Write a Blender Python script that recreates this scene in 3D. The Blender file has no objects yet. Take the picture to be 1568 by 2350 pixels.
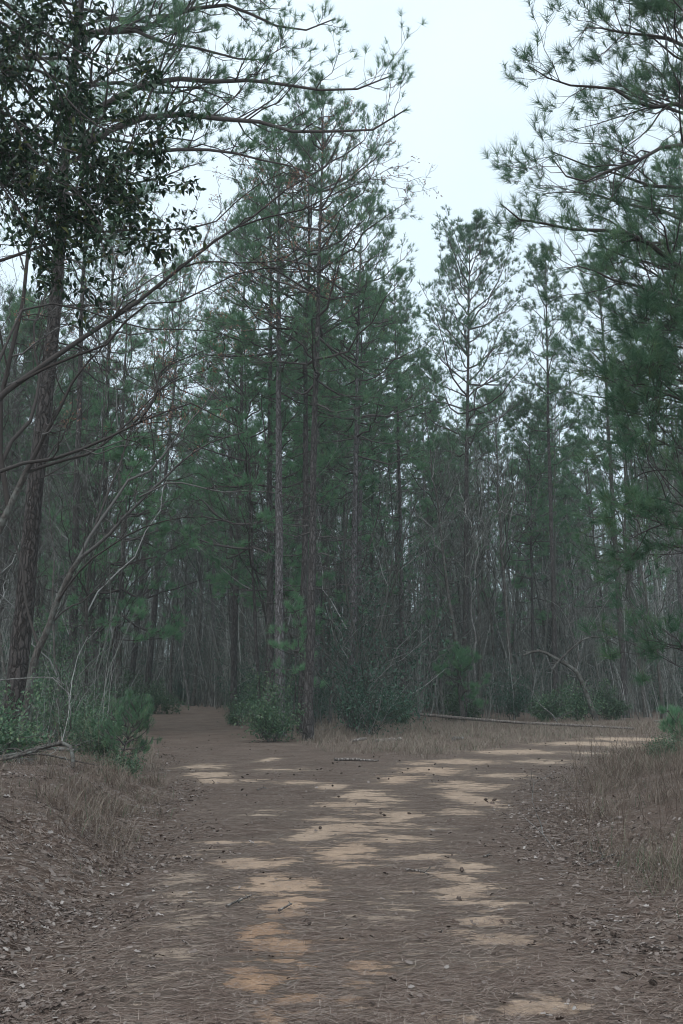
import bpy, math, random
import numpy as np
from mathutils import Vector

# ------------------------------------------------------------------ camera, sky, sun, exposure
sc = bpy.context.scene
C = sc.collection
CAM_H, PITCH, FOCAL = 1.6, math.radians(10.0), 35.0
cd = bpy.data.cameras.new('camera'); cam = bpy.data.objects.new('camera', cd); C.objects.link(cam)
cd.sensor_fit = 'VERTICAL'; cd.sensor_height = 36.0; cd.lens = FOCAL; cd.clip_end = 6000; cd.clip_start = 0.1
cam.location = (0, 0, CAM_H); cam.rotation_euler = (math.pi / 2 + PITCH, 0, 0)
sc.camera = cam

SUN_EL, SUN_ROT = math.radians(52), math.radians(205)
w = bpy.data.worlds.new('World'); sc.world = w; w.use_nodes = True
nt = w.node_tree; nt.nodes.clear()
def wn(t, **k):
    n = nt.nodes.new(t)
    for a, b in k.items(): setattr(n, a, b)
    return n
sky = wn('ShaderNodeTexSky', sky_type='NISHITA', sun_disc=False)
sky.sun_elevation = SUN_EL; sky.sun_rotation = SUN_ROT; sky.air_density = 1.0; sky.dust_density = 3.0
# overcast: the clouds' even veil, brighter towards the zenith (CIE overcast law), over the clear sky
tc = wn('ShaderNodeTexCoord'); sep = wn('ShaderNodeSeparateXYZ'); nt.links.new(tc.outputs['Generated'], sep.inputs[0])
ramp = wn('ShaderNodeValToRGB'); nt.links.new(sep.outputs['Z'], ramp.inputs[0])
el = ramp.color_ramp.elements
el[0].position = 0.0; el[0].color = (.60, .735, .84, 1); el[1].position = 1.0; el[1].color = (1.16, 1.24, 1.28, 1)
e = el.new(.30); e.color = (.655, .79, .895, 1)
e = el.new(.60); e.color = (.685, .81, .905, 1)
cl = wn('ShaderNodeTexNoise'); cl.inputs['Scale'].default_value = 3.0; cl.inputs['Detail'].default_value = 4
nt.links.new(tc.outputs['Generated'], cl.inputs['Vector'])
clr = wn('ShaderNodeMapRange'); clr.inputs[1].default_value = .3; clr.inputs[2].default_value = .7
clr.inputs[3].default_value = 8.9; clr.inputs[4].default_value = 10.4
nt.links.new(cl.outputs[0], clr.inputs[0])
mul = wn('ShaderNodeVectorMath', operation='SCALE')
nt.links.new(ramp.outputs[0], mul.inputs[0]); nt.links.new(clr.outputs[0], mul.inputs['Scale'])
mx = wn('ShaderNodeMix', data_type='RGBA'); mx.inputs[0].default_value = .93
nt.links.new(sky.outputs[0], mx.inputs[6]); nt.links.new(mul.outputs[0], mx.inputs[7])
bg = wn('ShaderNodeBackground'); bg.inputs[1].default_value = .1
nt.links.new(mx.outputs[2], bg.inputs[0])
wo = wn('ShaderNodeOutputWorld'); nt.links.new(bg.outputs[0], wo.inputs[0])

sd = bpy.data.lights.new('sun', 'SUN'); sun = bpy.data.objects.new('sun', sd); C.objects.link(sun)
sd.energy = 1.5; sd.angle = math.radians(70); sd.color = (1, .98, .95)
sun.rotation_euler = (math.pi / 2 - SUN_EL, 0, math.pi - SUN_ROT)
sc.view_settings.view_transform = 'Standard'; sc.view_settings.look = 'None'
sc.view_settings.gamma = 1; sc.view_settings.use_curve_mapping = False
sc.view_settings.exposure = 0.5
sc.render.engine = 'CYCLES'
sc.cycles.use_denoising = True; sc.cycles.filter_width = 1.0
sc.cycles.max_bounces = 4; sc.cycles.diffuse_bounces = 2; sc.cycles.transmission_bounces = 4; sc.cycles.glossy_bounces = 2

# ------------------------------------------------------------------ helpers
PXW, PXH = 1568.0, 2349.0
def ray(u, v):
    sx = (u - PXW / 2) / PXH * 36; sy = -(v - PXH / 2) / PXH * 36
    y = FOCAL * math.cos(PITCH) - sy * math.sin(PITCH); z = FOCAL * math.sin(PITCH) + sy * math.cos(PITCH)
    return sx / y, z / y
def at(u, v, d):
    a, b = ray(u, v); return np.array((a * d, d, CAM_H + b * d))
def gnd(u, v):
    a, b = ray(u, v); b = min(b, -.004); h = 0.
    for _ in range(12):
        d = (h - CAM_H) / b; h = .5 * h + .5 * float(height(np.array([a * d]), np.array([d]))[0])
    return a * d, d

def smooth(a, b, x):
    t = np.clip((x - a) / (b - a), 0, 1); return t * t * (3 - 2 * t)
def hash2(i, j, s):
    n = np.sin(i * 127.1 + j * 311.7 + s * 74.7) * 43758.5453; return n - np.floor(n)
def vnoise(x, y, s=0):
    i, j = np.floor(x), np.floor(y); fx, fy = x - i, y - j
    fx = fx * fx * (3 - 2 * fx); fy = fy * fy * (3 - 2 * fy)
    a, b, c, d = hash2(i, j, s), hash2(i + 1, j, s), hash2(i, j + 1, s), hash2(i + 1, j + 1, s)
    return (a * (1 - fx) + b * fx) * (1 - fy) + (c * (1 - fx) + d * fx) * fy
def fbm(x, y, s=0, o=4):
    r = 0; a = .5
    for k in range(o):
        r = r + a * vnoise(x * 2 ** k, y * 2 ** k, s + k); a *= .5
    return r
def unit(v):
    return v / np.maximum(np.linalg.norm(v, axis=-1, keepdims=True), 1e-9)

def mesh_obj(name, V, polys, mat, parent=None, attrs=None, smooth_shade=False, loc=None):
    me = bpy.data.meshes.new(name)
    V = np.asarray(V, np.float32); polys = [np.asarray(p, np.int32) for p in polys if len(p)]
    nl = sum(p.size for p in polys); npoly = sum(len(p) for p in polys)
    me.vertices.add(len(V)); me.vertices.foreach_set('co', V.ravel())
    me.loops.add(nl); me.polygons.add(npoly)
    me.loops.foreach_set('vertex_index', np.concatenate([p.ravel() for p in polys]))
    tot = np.concatenate([np.full(len(p), p.shape[1], np.int32) for p in polys])
    st = np.concatenate([[0], np.cumsum(tot)[:-1]]).astype(np.int32)
    me.polygons.foreach_set('loop_start', st)
    me.polygons.foreach_set('loop_total', tot)
    if smooth_shade: me.polygons.foreach_set('use_smooth', np.ones(npoly, bool))
    for k, a in (attrs or {}).items():
        t = me.attributes.new(k, 'FLOAT', 'POINT'); t.data.foreach_set('value', np.asarray(a, np.float32))
    me.update(calc_edges=True); me.validate()
    me.materials.append(mat)
    o = bpy.data.objects.new(name, me); C.objects.link(o)
    if parent is not None: o.parent = parent
    if loc is not None: o.location = loc
    return o
def tag(o, label, cat=None, group=None, kind=None):
    o['label'] = label
    if cat: o['category'] = cat
    if group: o['group'] = group
    if kind: o['kind'] = kind
    return o
def thing(name, label, cat, loc=(0, 0, 0), group=None):
    o = bpy.data.objects.new(name, None); o.empty_display_size = .2; C.objects.link(o); o.location = loc
    return tag(o, label, cat, group)
def dup(root, loc, rotz=0, scale=1.0, tilt=(0, 0), label=None, group=None):
    r = root.copy(); C.objects.link(r); r.location = loc
    r.rotation_euler = (tilt[0], tilt[1], rotz); r.scale = (scale,) * 3
    if label: r['label'] = label
    if group: r['group'] = group
    for ch in root.children:
        c = ch.copy(); C.objects.link(c); c.parent = r
        for g in ch.children:
            d = g.copy(); C.objects.link(d); d.parent = c
    return r

class Tubes:
    """polylines with radii, grown into tapered tubes"""
    def __init__(self): self.g = []
    def add(self, P, R, sides=4):
        P = np.asarray(P, float); R = np.asarray(R, float)
        if P.ndim == 2: P = P[None]; R = R[None]
        if len(P): self.g.append((P, R, sides))
    def arrays(self, rng):
        Vs, Fs, A, off = [], [], [], 0
        for P, R, S in self.g:
            N, K, _ = P.shape
            T = unit(np.gradient(P, axis=1))
            m = unit(T.mean(1)); ref = np.where(np.abs(m[:, 2:3]) < .85, [[0, 0, 1.]], [[1., 0, 0]])
            a = unit(np.cross(T, ref[:, None, :])); b = np.cross(T, a)
            th = np.arange(S) / S * 2 * math.pi
            ring = P[:, :, None] + R[:, :, None, None] * (np.cos(th)[None, None, :, None] * a[:, :, None] + np.sin(th)[None, None, :, None] * b[:, :, None])
            Vs.append(ring.reshape(-1, 3))
            base = off + (np.arange(N) * K * S)[:, None, None] + (np.arange(K - 1) * S)[None, :, None]
            i = np.arange(S)[None, None]; j = (np.arange(S) + 1)[None, None] % S
            Fs.append(np.stack([base + i, base + j, base + S + j, base + S + i], -1).reshape(-1, 4))
            A.append(np.repeat(rng.random(N), K * S)); off += N * K * S
        return np.concatenate(Vs), np.concatenate(Fs), np.concatenate(A)
    def build(self, name, mat, parent, rng, smooth_shade=True):
        V, F, A = self.arrays(rng)
        return mesh_obj(name, V, [F], mat, parent, {'rnd': A}, smooth_shade)

def resample(pts, K):
    pts = np.asarray(pts, float)
    # Catmull-Rom through the points, then even spacing
    p = np.vstack([2 * pts[0] - pts[1], pts, 2 * pts[-1] - pts[-2]]); out = []
    for i in range(1, len(p) - 2):
        t = np.linspace(0, 1, 8, endpoint=False)[:, None]
        a, b, c, d = p[i - 1], p[i], p[i + 1], p[i + 2]
        out.append(.5 * (2 * b + (c - a) * t + (2 * a - 5 * b + 4 * c - d) * t ** 2 + (3 * b - a - 3 * c + d) * t ** 3))
    q = np.vstack(out + [pts[-1:]])
    L = np.concatenate([[0], np.cumsum(np.linalg.norm(np.diff(q, axis=0), axis=1))])
    s = np.linspace(0, L[-1], K)
    return np.stack([np.interp(s, L, q[:, k]) for k in range(3)], 1)
def plen(P): return np.linalg.norm(np.diff(P, axis=1), axis=2).sum(1)
def sample(P, idx, s):
    K = P.shape[1]; f = s * (K - 1); i = np.minimum(f.astype(int), K - 2); t = (f - i)[:, None]
    a, b = P[idx, i], P[idx, i + 1]
    return a * (1 - t) + b * t, unit(b - a)
def sprout(rng, P, R, n, s0, s1, a0, a1, L0, L1, K, up=.2, wig=.04, flat=.4, taper=.5, rr=.5, rmin=.003, lens=None):
    N = len(P); idx = np.repeat(np.arange(N), n); M = len(idx)
    s = rng.uniform(s0, s1, M); base, T = sample(P, idx, s)
    V = rng.normal(size=(M, 3)); V[:, 2] *= 1 - flat
    V = unit(V - (V * T).sum(1, keepdims=True) * T)
    a = rng.uniform(a0, a1, M)[:, None]; D = np.cos(a) * T + np.sin(a) * V
    pl = plen(P)[idx] if lens is None else np.full(M, lens)
    L = rng.uniform(L0, L1, M) * pl * (1 - taper * s)
    t = np.linspace(0, 1, K)
    W = np.cumsum(rng.normal(size=(M, K, 3)), 1) * wig; W -= W[:, :1]
    Q = base[:, None] + L[:, None, None] * (D[:, None] * t[None, :, None] + W)
    Q[:, :, 2] += L[:, None] * up * t[None] ** 1.6
    kf = (s * (P.shape[1] - 1)); ki = np.minimum(kf.astype(int), P.shape[1] - 2); kt = kf - ki
    pr = R[idx, ki] * (1 - kt) + R[idx, ki + 1] * kt
    r = np.maximum(pr * rr, rmin)[:, None] * (1 - .72 * t[None]) + .0006
    return Q, np.maximum(r, rmin * .5)

def tufts(rng, Cn, Ax, n, nl, nw, spread=(.2, 1.25), back=.12, droop=.12):
    """brushes of pine needles: one thin triangle each"""
    M = len(Cn); c = np.repeat(Cn, n, 0); a = np.repeat(Ax, n, 0); k = M * n
    V = rng.normal(size=(k, 3)); V = unit(V - (V * a).sum(1, keepdims=True) * a)
    th = rng.uniform(spread[0], spread[1], k)[:, None]
    D = np.cos(th) * a + np.sin(th) * V
    D[:, 2] -= droop * rng.random(k)
    b = c - a * (rng.random(k) * back)[:, None]
    l = (nl * rng.uniform(.7, 1.08, k) * np.repeat(rng.uniform(.55, 1.2, M), n))[:, None]
    S = unit(np.cross(D, rng.normal(size=(k, 3)))) * (nw * .5)
    V = np.stack([b - S, b + S, b + D * l], 1).reshape(-1, 3)
    F = np.arange(k * 3).reshape(-1, 3)
    rn = np.repeat(np.clip(np.repeat(rng.random(M), n) * .7 + rng.random(k) * .3, 0, 1), 3)
    return V, F, rn
def leaves(rng, Cn, D, n, ln, wd, jit, hang=.2):
    """broad leaves: two folded quads each"""
    c = np.repeat(Cn, n, 0); k = len(c)
    d = unit(np.repeat(D, n, 0) * .6 + rng.normal(size=(k, 3)) * .75 - np.array([0, 0, hang]))
    c = c + rng.normal(size=(k, 3)) * jit
    s = unit(np.cross(d, rng.normal(size=(k, 3)) * .6 + np.array([0, 0, 1.]))); nrm = np.cross(s, d)
    l = (ln * rng.uniform(.65, 1.15, k))[:, None]; wv = l * wd / ln
    fold = rng.uniform(.05, .35, k)[:, None]
    p0 = c; p3 = c + d * l - nrm * l * .08; m = c + d * l * .48 - nrm * wv * .1
    e1 = c + d * l * .45 + s * wv * .5 + nrm * wv * fold; e2 = c + d * l * .45 - s * wv * .5 + nrm * wv * fold
    V = np.stack([p0, e1, p3, m, e2], 1).reshape(-1, 3)
    o = (np.arange(k) * 5)[:, None]
    F = np.concatenate([o + [[0, 3, 1]], o + [[3, 2, 1]], o + [[0, 4, 3]], o + [[3, 4, 2]]])
    return V, F, np.repeat(rng.random(k), 5)

# ------------------------------------------------------------------ materials
def mat_new(name):
    m = bpy.data.materials.new(name); m.use_nodes = True; t = m.node_tree; t.nodes.clear()
    return m, t
def N(t, typ, ins=None, **k):
    n = t.nodes.new(typ)
    for a, b in k.items(): setattr(n, a, b)
    for a, b in (ins or {}).items():
        if isinstance(b, bpy.types.NodeSocket): t.links.new(b, n.inputs[a])
        else: n.inputs[a].default_value = b
    return n
def ramp_node(t, fac, stops, interp='LINEAR'):
    r = N(t, 'ShaderNodeValToRGB', {0: fac}); r.color_ramp.interpolation = interp
    e = r.color_ramp.elements
    e[0].position, e[0].color = stops[0][0], (*stops[0][1], 1); e[1].position, e[1].color = stops[-1][0], (*stops[-1][1], 1)
    for p, c in stops[1:-1]: e.new(p).color = (*c, 1)
    return r.outputs[0]
def finish(t, color, rough=.7, bump=None, bstr=.3, bdist=.01, transl=0.0, spec=.3, sheen=0):
    p = N(t, 'ShaderNodeBsdfPrincipled', {'Base Color': color, 'Roughness': rough, 'Specular IOR Level': spec})
    if bump is not None:
        b = N(t, 'ShaderNodeBump', {'Height': bump, 'Strength': bstr, 'Distance': bdist}); t.links.new(b.outputs[0], p.inputs['Normal'])
    out = N(t, 'ShaderNodeOutputMaterial'); sh = p.outputs[0]
    if transl:
        tr = N(t, 'ShaderNodeBsdfTranslucent', {'Color': color}); mxs = N(t, 'ShaderNodeMixShader', {0: transl, 1: sh, 2: tr.outputs[0]}); sh = mxs.outputs[0]
    t.links.new(sh, out.inputs[0])
def leafy(name, stops, rough=.6, transl=.25, spec=.3, objvar=.35):
    """colour by the leaf's own random value, and a little by the tree it grows on"""
    m, t = mat_new(name)
    a = N(t, 'ShaderNodeAttribute', attribute_name='rnd')
    col = ramp_node(t, a.outputs['Fac'], stops)
    if objvar:
        oi = N(t, 'ShaderNodeObjectInfo')
        mr = N(t, 'ShaderNodeMapRange', {0: oi.outputs['Random'], 3: 1 - objvar, 4: 1 + objvar})
        sc_ = N(t, 'ShaderNodeVectorMath', {0: col, 'Scale': mr.outputs[0]}, operation='SCALE'); col = sc_.outputs[0]
    finish(t, col, rough, transl=transl, spec=spec); return m
def bark(name, plate, furrow, scale=9., zs=.3, bstr=.8, lichen=None):
    m, t = mat_new(name)
    co = N(t, 'ShaderNodeTexCoord')
    nz = N(t, 'ShaderNodeTexNoise', {'Vector': co.outputs['Object'], 'Scale': 5., 'Detail': 3.})
    wv = N(t, 'ShaderNodeVectorMath', {0: nz.outputs['Color'], 'Scale': .16}, operation='SCALE')
    ad = N(t, 'ShaderNodeVectorMath', {0: co.outputs['Object'], 1: wv.outputs[0]}, operation='ADD')
    mp = N(t, 'ShaderNodeMapping', {'Vector': ad.outputs[0], 'Scale': (1, 1, zs)})
    vo = N(t, 'ShaderNodeTexVoronoi', {'Vector': mp.outputs[0], 'Scale': scale}, feature='DISTANCE_TO_EDGE')
    vc = N(t, 'ShaderNodeTexVoronoi', {'Vector': mp.outputs[0], 'Scale': scale})
    fine = N(t, 'ShaderNodeTexNoise', {'Vector': mp.outputs[0], 'Scale': scale * 6, 'Detail': 5., 'Roughness': .7})
    h = N(t, 'ShaderNodeMapRange', {0: vo.outputs['Distance'], 1: .0, 2: .22})
    cr = N(t, 'ShaderNodeMix', {0: h.outputs[0], 6: (*furrow, 1), 7: (*plate, 1)}, data_type='RGBA')
    g = N(t, 'ShaderNodeMapRange', {0: fine.outputs[0], 1: .25, 2: .75, 3: .55, 4: 1.5})
    g2 = N(t, 'ShaderNodeMapRange', {0: vc.outputs['Color'], 3: .75, 4: 1.3})
    gm = N(t, 'ShaderNodeMath', {0: g.outputs[0], 1: g2.outputs[0]}, operation='MULTIPLY')
    c2 = N(t, 'ShaderNodeVectorMath', {0: cr.outputs[2], 'Scale': gm.outputs[0]}, operation='SCALE'); col = c2.outputs[0]
    if lichen:
        ln = N(t, 'ShaderNodeTexNoise', {'Vector': co.outputs['Object'], 'Scale': 3.5, 'Detail': 6., 'Roughness': .65})
        lr = N(t, 'ShaderNodeMapRange', {0: ln.outputs[0], 1: .5, 2: .62})
        lm = N(t, 'ShaderNodeMix', {0: lr.outputs[0], 6: col, 7: (*lichen, 1)}, data_type='RGBA'); col = lm.outputs[2]
    hs = N(t, 'ShaderNodeMath', {0: fine.outputs[0], 1: .35, 2: h.outputs[0]}, operation='MULTIPLY_ADD')
    finish(t, col, .9, hs.outputs[0], bstr, .03, spec=.15); return m

M_pine_bark = bark('pine_bark', (.086, .079, .078), (.038, .034, .033), 15., .22, 1.0)
M_pine_bark_dark = bark('dark_pine_bark', (.064, .056, .054), (.026, .022, .021), 13., .22, 1.0)
M_pine_bark_grey = bark('grey_pine_bark', (.165, .157, .162), (.068, .061, .061), 15., .22, 1.0)
M_hard_bark = bark('hardwood_bark', (.085, .076, .070), (.05, .045, .042), 20., .2, .5, (.13, .135, .125))
M_pale_bark = bark('pale_bark', (.145, .142, .138), (.08, .077, .075), 18., .2, .4, (.21, .212, .205))
M_dead = bark('dead_wood', (.25, .225, .21), (.09, .075, .068), 16., .2, .8)
M_twig = leafy('twig_bark', [(0, (.042, .041, .037)), (.6, (.078, .078, .071)), (.92, (.16, .16, .155)), (1, (.32, .32, .315))], .9, 0, .1, .15)
M_limb = leafy('limb_bark', [(0, (.038, .032, .030)), (.7, (.062, .056, .054)), (1, (.115, .112, .11))], .9, 0, .1, .0)
M_brush = leafy('pale_brush', [(0, (.060, .062, .055)), (.5, (.118, .124, .112)), (.9, (.23, .238, .225)), (1, (.36, .36, .355))], .9, 0, .1, .2)
M_branch = leafy('pine_branch_bark', [(0, (.050, .042, .041)), (1, (.105, .095, .094))], .9, 0, .1, .1)
M_needle = leafy('pine_needles', [(0, (.050, .114, .070)), (.4, (.088, .180, .104)), (.8, (.128, .232, .124)), (.96, (.18, .25, .115)), (1, (.26, .17, .09))], .5, .5, .35, .18)
M_soft_needle = leafy('young_pine_needles', [(0, (.080, .185, .104)), (.5, (.125, .265, .142)), (1, (.18, .33, .165))], .5, .55, .35, .12)
M_holly = leafy('evergreen_leaf', [(0, (.010, .026, .014)), (.6, (.022, .052, .026)), (.9, (.045, .085, .038)), (1, (.12, .13, .04))], .5, .25, .25, .1)
M_shrub = leafy('shrub_leaf', [(0, (.035, .078, .045)), (.6, (.062, .125, .070)), (1, (.115, .175, .085))], .45, .25, .4, .2)
M_holly_far = leafy('holly_leaf', [(0, (.022, .060, .042)), (.7, (.042, .105, .070)), (1, (.075, .15, .09))], .45, .3, .4, .1)
M_rust = leafy('rusty_leaf', [(0, (.16, .09, .065)), (.6, (.27, .16, .12)), (1, (.38, .25, .19))], .7, .3, .2, .1)
M_straw = leafy('straw', [(0, (.052, .034, .028)), (.45, (.142, .099, .081)), (.8, (.24, .188, .158)), (1, (.35, .30, .265))], .8, 0, .2, 0)
M_litter = leafy('leaf_litter', [(0, (.065, .044, .036)), (.5, (.125, .098, .086)), (.85, (.20, .17, .155)), (1, (.31, .285, .27))], .8, .1, .2, 0)
M_grass = leafy('dry_grass', [(0, (.075, .050, .040)), (.4, (.15, .115, .092)), (.78, (.27, .232, .195)), (.88, (.10, .125, .07)), (1, (.075, .13, .075))], .8, .2, .2, 0)
M_cone = leafy('cone_scale', [(0, (.050, .036, .030)), (1, (.12, .092, .078))], .8, 0, .2, .3)

# ------------------------------------------------------------------ terrain
MAIN = np.array([(.05, -60, 1.7), (.05, 0, 1.65), (.08, 6, 1.62), (.05, 9.6, 1.8), (0, 14, 2.1), (-.3, 20, 2.4), (-.5, 23, 2.0)])
LEFT = np.array([(-.6, 17, 1.9), (-2.2, 24, 1.9), (-4.3, 33, 1.9), (-6.6, 45, 1.9), (-9.8, 60, 1.8), (-14.5, 70, 1.6), (-24, 78, 1.6), (-60, 90, 1.6)])
RIGHT = np.array([(.6, 15, 1.7), (2.0, 18.8, 1.75), (3.6, 22.2, 1.6), (6.0, 26.8, 1.5), (9.6, 31.7, 1.6), (14, 35, 1.8), (22, 39, 1.8), (45, 45, 1.8), (90, 50, 1.8)])
def seg_dist(pl, x, y):
    """signed-by-width distance to a widening path: negative inside"""
    best = np.full(x.shape, 1e9)
    for (x0, y0, w0), (x1, y1, w1) in zip(pl[:-1], pl[1:]):
        dx, dy = x1 - x0, y1 - y0
        t = np.clip(((x - x0) * dx + (y - y0) * dy) / (dx * dx + dy * dy), 0, 1)
        best = np.minimum(best, np.hypot(x - x0 - t * dx, y - y0 - t * dy) - (w0 + t * (w1 - w0)))
    return best
def track_d(x, y): return np.minimum(np.minimum(seg_dist(MAIN, x, y), seg_dist(LEFT, x, y)), seg_dist(RIGHT, x, y))
def side_l(x, y):   # how far left of the main / left track
    xl = np.interp(y, [-60, 0, 6, 9.6, 14, 20, 33, 45, 60, 70, 78, 90], [-1.65, -1.6, -1.55, -1.75, -2.15, -3.2, -6.1, -8.5, -11.8, -16.2, -25, -62]); return xl - x
def side_r(x, y):   # how far right of the main / right track
    xr = np.interp(y, [-60, 0, 6, 9.6, 13, 17.2, 22.7, 26.7, 30, 33, 37, 43], [1.7, 1.7, 1.7, 1.85, 2.15, 3.0, 5., 7., 9.4, 13, 22, 45]); return x - xr
def height(x, y):
    z = .45 * smooth(36, 85, y)
    l = side_l(x, y); r = side_r(x, y)
    nb = fbm(x * .7 + 3, y * .7, 5)
    z = z + (.16 + .38 * smooth(22, 12, y)) * smooth(.25, 1.9, l + (nb - .5) * 1.1) * smooth(3, 7, y)
    z = z - .06 * np.exp(-((l - .15) / .4) ** 2) * smooth(26, 14, y)
    z = z + (.14 + .38 * smooth(24, 11, y)) * smooth(.5, 3.6, r + (nb - .5) * 1.0) * smooth(34, 27, y) * smooth(2, 6, y)
    t = track_d(x, y)
    off = smooth(-.3, 1.2, t)
    z = z + off * (.14 * (fbm(x * .9, y * .9, 11) - .47) + .05 * (fbm(x * 4, y * 4, 12) - .47))
    z = z + (1 - off) * (.05 * (fbm(x * .8, y * .5, 21) - .47) + .018 * (fbm(x * 3.5, y * 5, 22, 3) - .45))
    return z * smooth(700, 250, np.hypot(x, y))

# bare sand showing through the pine straw, traced as patches on the ground: (u, v, half-width, half-height, colour: 0 pale .. 1 orange, weight)
SAND = [(475,1757,34,6,.2,1),(485,1776,44,7,.2,1),(500,1792,42,5,.2,1),(612,1742,24,4,.2,.9),(650,1766,44,4,.2,.8),(585,1790,24,4,.2,.8),(745,1803,30,6,.25,1),
 (690,1795,60,4,.3,.8),(842,1826,58,12,.25,1),(800,1848,60,9,.3,.9),(920,1788,55,8,.35,1),(985,1768,70,8,.35,1),(1060,1748,70,6,.3,1),(960,1752,30,4,.3,.8),(1180,1725,90,5,.25,1),(1340,1706,100,4,.2,1),(1450,1696,80,4,.2,1),
 (1085,1832,48,18,.25,1),(1075,1802,70,9,.25,.9),(1150,1778,70,6,.2,.8),(1250,1748,70,5,.15,.8),(1350,1728,60,4,.1,.8),(1450,1712,60,4,.1,.8),(1040,1862,50,8,.2,.7),
 (745,1912,56,17,.25,1),(830,1897,80,12,.3,.9),(890,1872,60,13,.25,.9),(770,1880,60,8,.3,.7),(790,1960,66,18,.45,1),(900,1925,80,10,.3,.8),(820,1985,40,10,.4,.7),
 (950,1968,80,9,.25,.8),(1060,1988,45,11,.25,1),(1070,2037,70,12,.25,1),(1105,2070,60,10,.25,1),(1000,2012,80,8,.3,.8),(960,2040,60,10,.2,.5),(1140,2115,50,15,.3,1),(1150,2160,58,22,.3,1),(1180,2222,60,12,.3,.7),(1275,2312,50,20,.35,1),(1130,2320,60,14,.3,.6),
 (600,1980,60,9,.4,.9),(510,1932,40,8,.3,.7),(600,1935,40,6,.4,.7),(640,2025,60,24,.5,1),(650,2070,48,24,.65,1),(560,2050,40,12,.4,.6),(655,2140,36,26,1,1),(700,2175,32,26,.9,1),(605,2228,44,24,1,1),(670,2290,52,18,1,1),(640,2335,70,20,.9,.9),(830,2230,40,60,.75,.6),(800,2300,50,40,.8,.6),
 (420,2010,90,18,.0,.55),(440,2060,90,22,.0,.6),(400,2110,90,26,.0,.6),(370,2190,90,34,.0,.55),(330,2280,90,40,.0,.5),(480,1960,70,10,.1,.5),(860,2120,90,30,.0,.4),(880,2060,90,16,.1,.5),(960,2200,70,26,.05,.45),(880,2330,80,20,.05,.4),(600,1860,80,10,.0,.4),(640,2310,60,20,.5,.5),(1000,1930,50,8,.2,.5),(960,1900,60,8,.2,.6)]
def sand_fields():
    L = []
    for u, v, ru, rv, o, wgt in SAND:
        x, y = gnd0(u, v); x1, _ = gnd0(u + ru, v); _, ya = gnd0(u, v - rv); _, yb = gnd0(u, v + rv)
        L.append((x, y, max(x1 - x, .1), max((ya - yb) / 2, .12), o, wgt))
    return L
def gnd0(u, v):
    a, b = ray(u, v); d = -CAM_H / min(b, -.004); return a * d, d
SANDW = sand_fields()
def sand_at(x, y):
    s = np.zeros_like(x); so = np.zeros_like(x); sw = np.full_like(x, 1e-6)
    wx = x + .8 * (fbm(x * 1.7, y * 1.7, 31) - .47); wy = y + .9 * (fbm(x * 1.7, y * 1.7, 41) - .47)
    for cx, cy, rx, ry, o, wgt in SANDW:
        q = np.exp(-(((wx - cx) / rx) ** 2 + ((wy - cy) / ry) ** 2) * .5) * wgt
        s = np.maximum(s, q); so += q * q * o; sw += q * q
    return s, so / sw

def axis(parts):
    out = [parts[0][0]]
    for a, b, st in parts:
        n = max(1, int(round((b - a) / st))); out += list(np.linspace(a, b, n + 1)[1:])
    return np.array(out)
GX = axis([(-4000, -400, 900), (-400, -60, 40), (-60, -20, 4), (-20, -9, .5), (-9, -4.5, .18), (-4.5, 5.2, .085), (5.2, 13, .16), (13, 24, .5), (24, 64, 4), (64, 400, 40), (400, 4000, 900)])
GY = axis([(-4000, -100, 900), (-100, -10, 15), (-10, 3.5, 1.5), (3.5, 12, .075), (12, 24, .13), (24, 40, .3), (40, 70, 1), (70, 200, 6), (200, 600, 60), (600, 4000, 800)])
gx, gy = np.meshgrid(GX, GY); gz = height(gx, gy)
gs, go = sand_at(gx.ravel(), gy.ravel())
tr = track_d(gx, gy).ravel()
nx, ny = len(GX), len(GY)
ii = (np.arange(ny - 1)[:, None] * nx + np.arange(nx - 1)[None]).ravel()
quads = np.stack([ii, ii + 1, ii + nx + 1, ii + nx], 1)
GV = np.stack([gx.ravel(), gy.ravel(), gz.ravel()], 1)
lft, rgt = side_l(gx, gy).ravel(), side_r(gx, gy).ravel()
yy = gy.ravel()
leafpale = np.clip(np.exp(-((lft - .55) / .75) ** 2) * smooth(24, 14, yy) + np.exp(-((rgt - .55) / .7) ** 2) * smooth(22, 12, yy), 0, 1)
verge = np.clip(smooth(0, 1.2, tr) * smooth(48, 40, yy), 0, 1)

m, t = mat_new('ground')
geo = N(t, 'ShaderNodeNewGeometry'); pos = geo.outputs['Position']
A = {k: N(t, 'ShaderNodeAttribute', attribute_name=k).outputs['Fac'] for k in ('sand', 'orange', 'leaf', 'track', 'verge')}
def noise(scale, detail=4., rough=.6, vec=None, st=None):
    v = vec or pos
    if st: v = N(t, 'ShaderNodeMapping', {'Vector': v, 'Scale': st}).outputs[0]
    return N(t, 'ShaderNodeTexNoise', {'Vector': v, 'Scale': scale, 'Detail': detail, 'Roughness': rough})
n_str = noise(22, 6., .75, st=(1, 2.6, 1)); n_str2 = noise(70, 3., .7, st=(.5, 2.2, 1)); n_big = noise(.9, 5., .6); n_grain = noise(75, 4., .8)
straw = ramp_node(t, n_str.outputs[0], [(.28, (.050, .036, .032)), (.44, (.136, .096, .079)), (.57, (.215, .165, .138)), (.72, (.34, .29, .252))])
bigv = N(t, 'ShaderNodeMapRange', {0: n_big.outputs[0], 1: .3, 2: .7, 3: .78, 4: 1.2})
straw = N(t, 'ShaderNodeVectorMath', {0: straw, 'Scale': bigv.outputs[0]}, operation='SCALE').outputs[0]
sandc = N(t, 'ShaderNodeMix', {0: A['orange'], 6: (.405, .322, .252, 1), 7: (.36, .228, .145, 1)}, data_type='RGBA').outputs[2]
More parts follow.
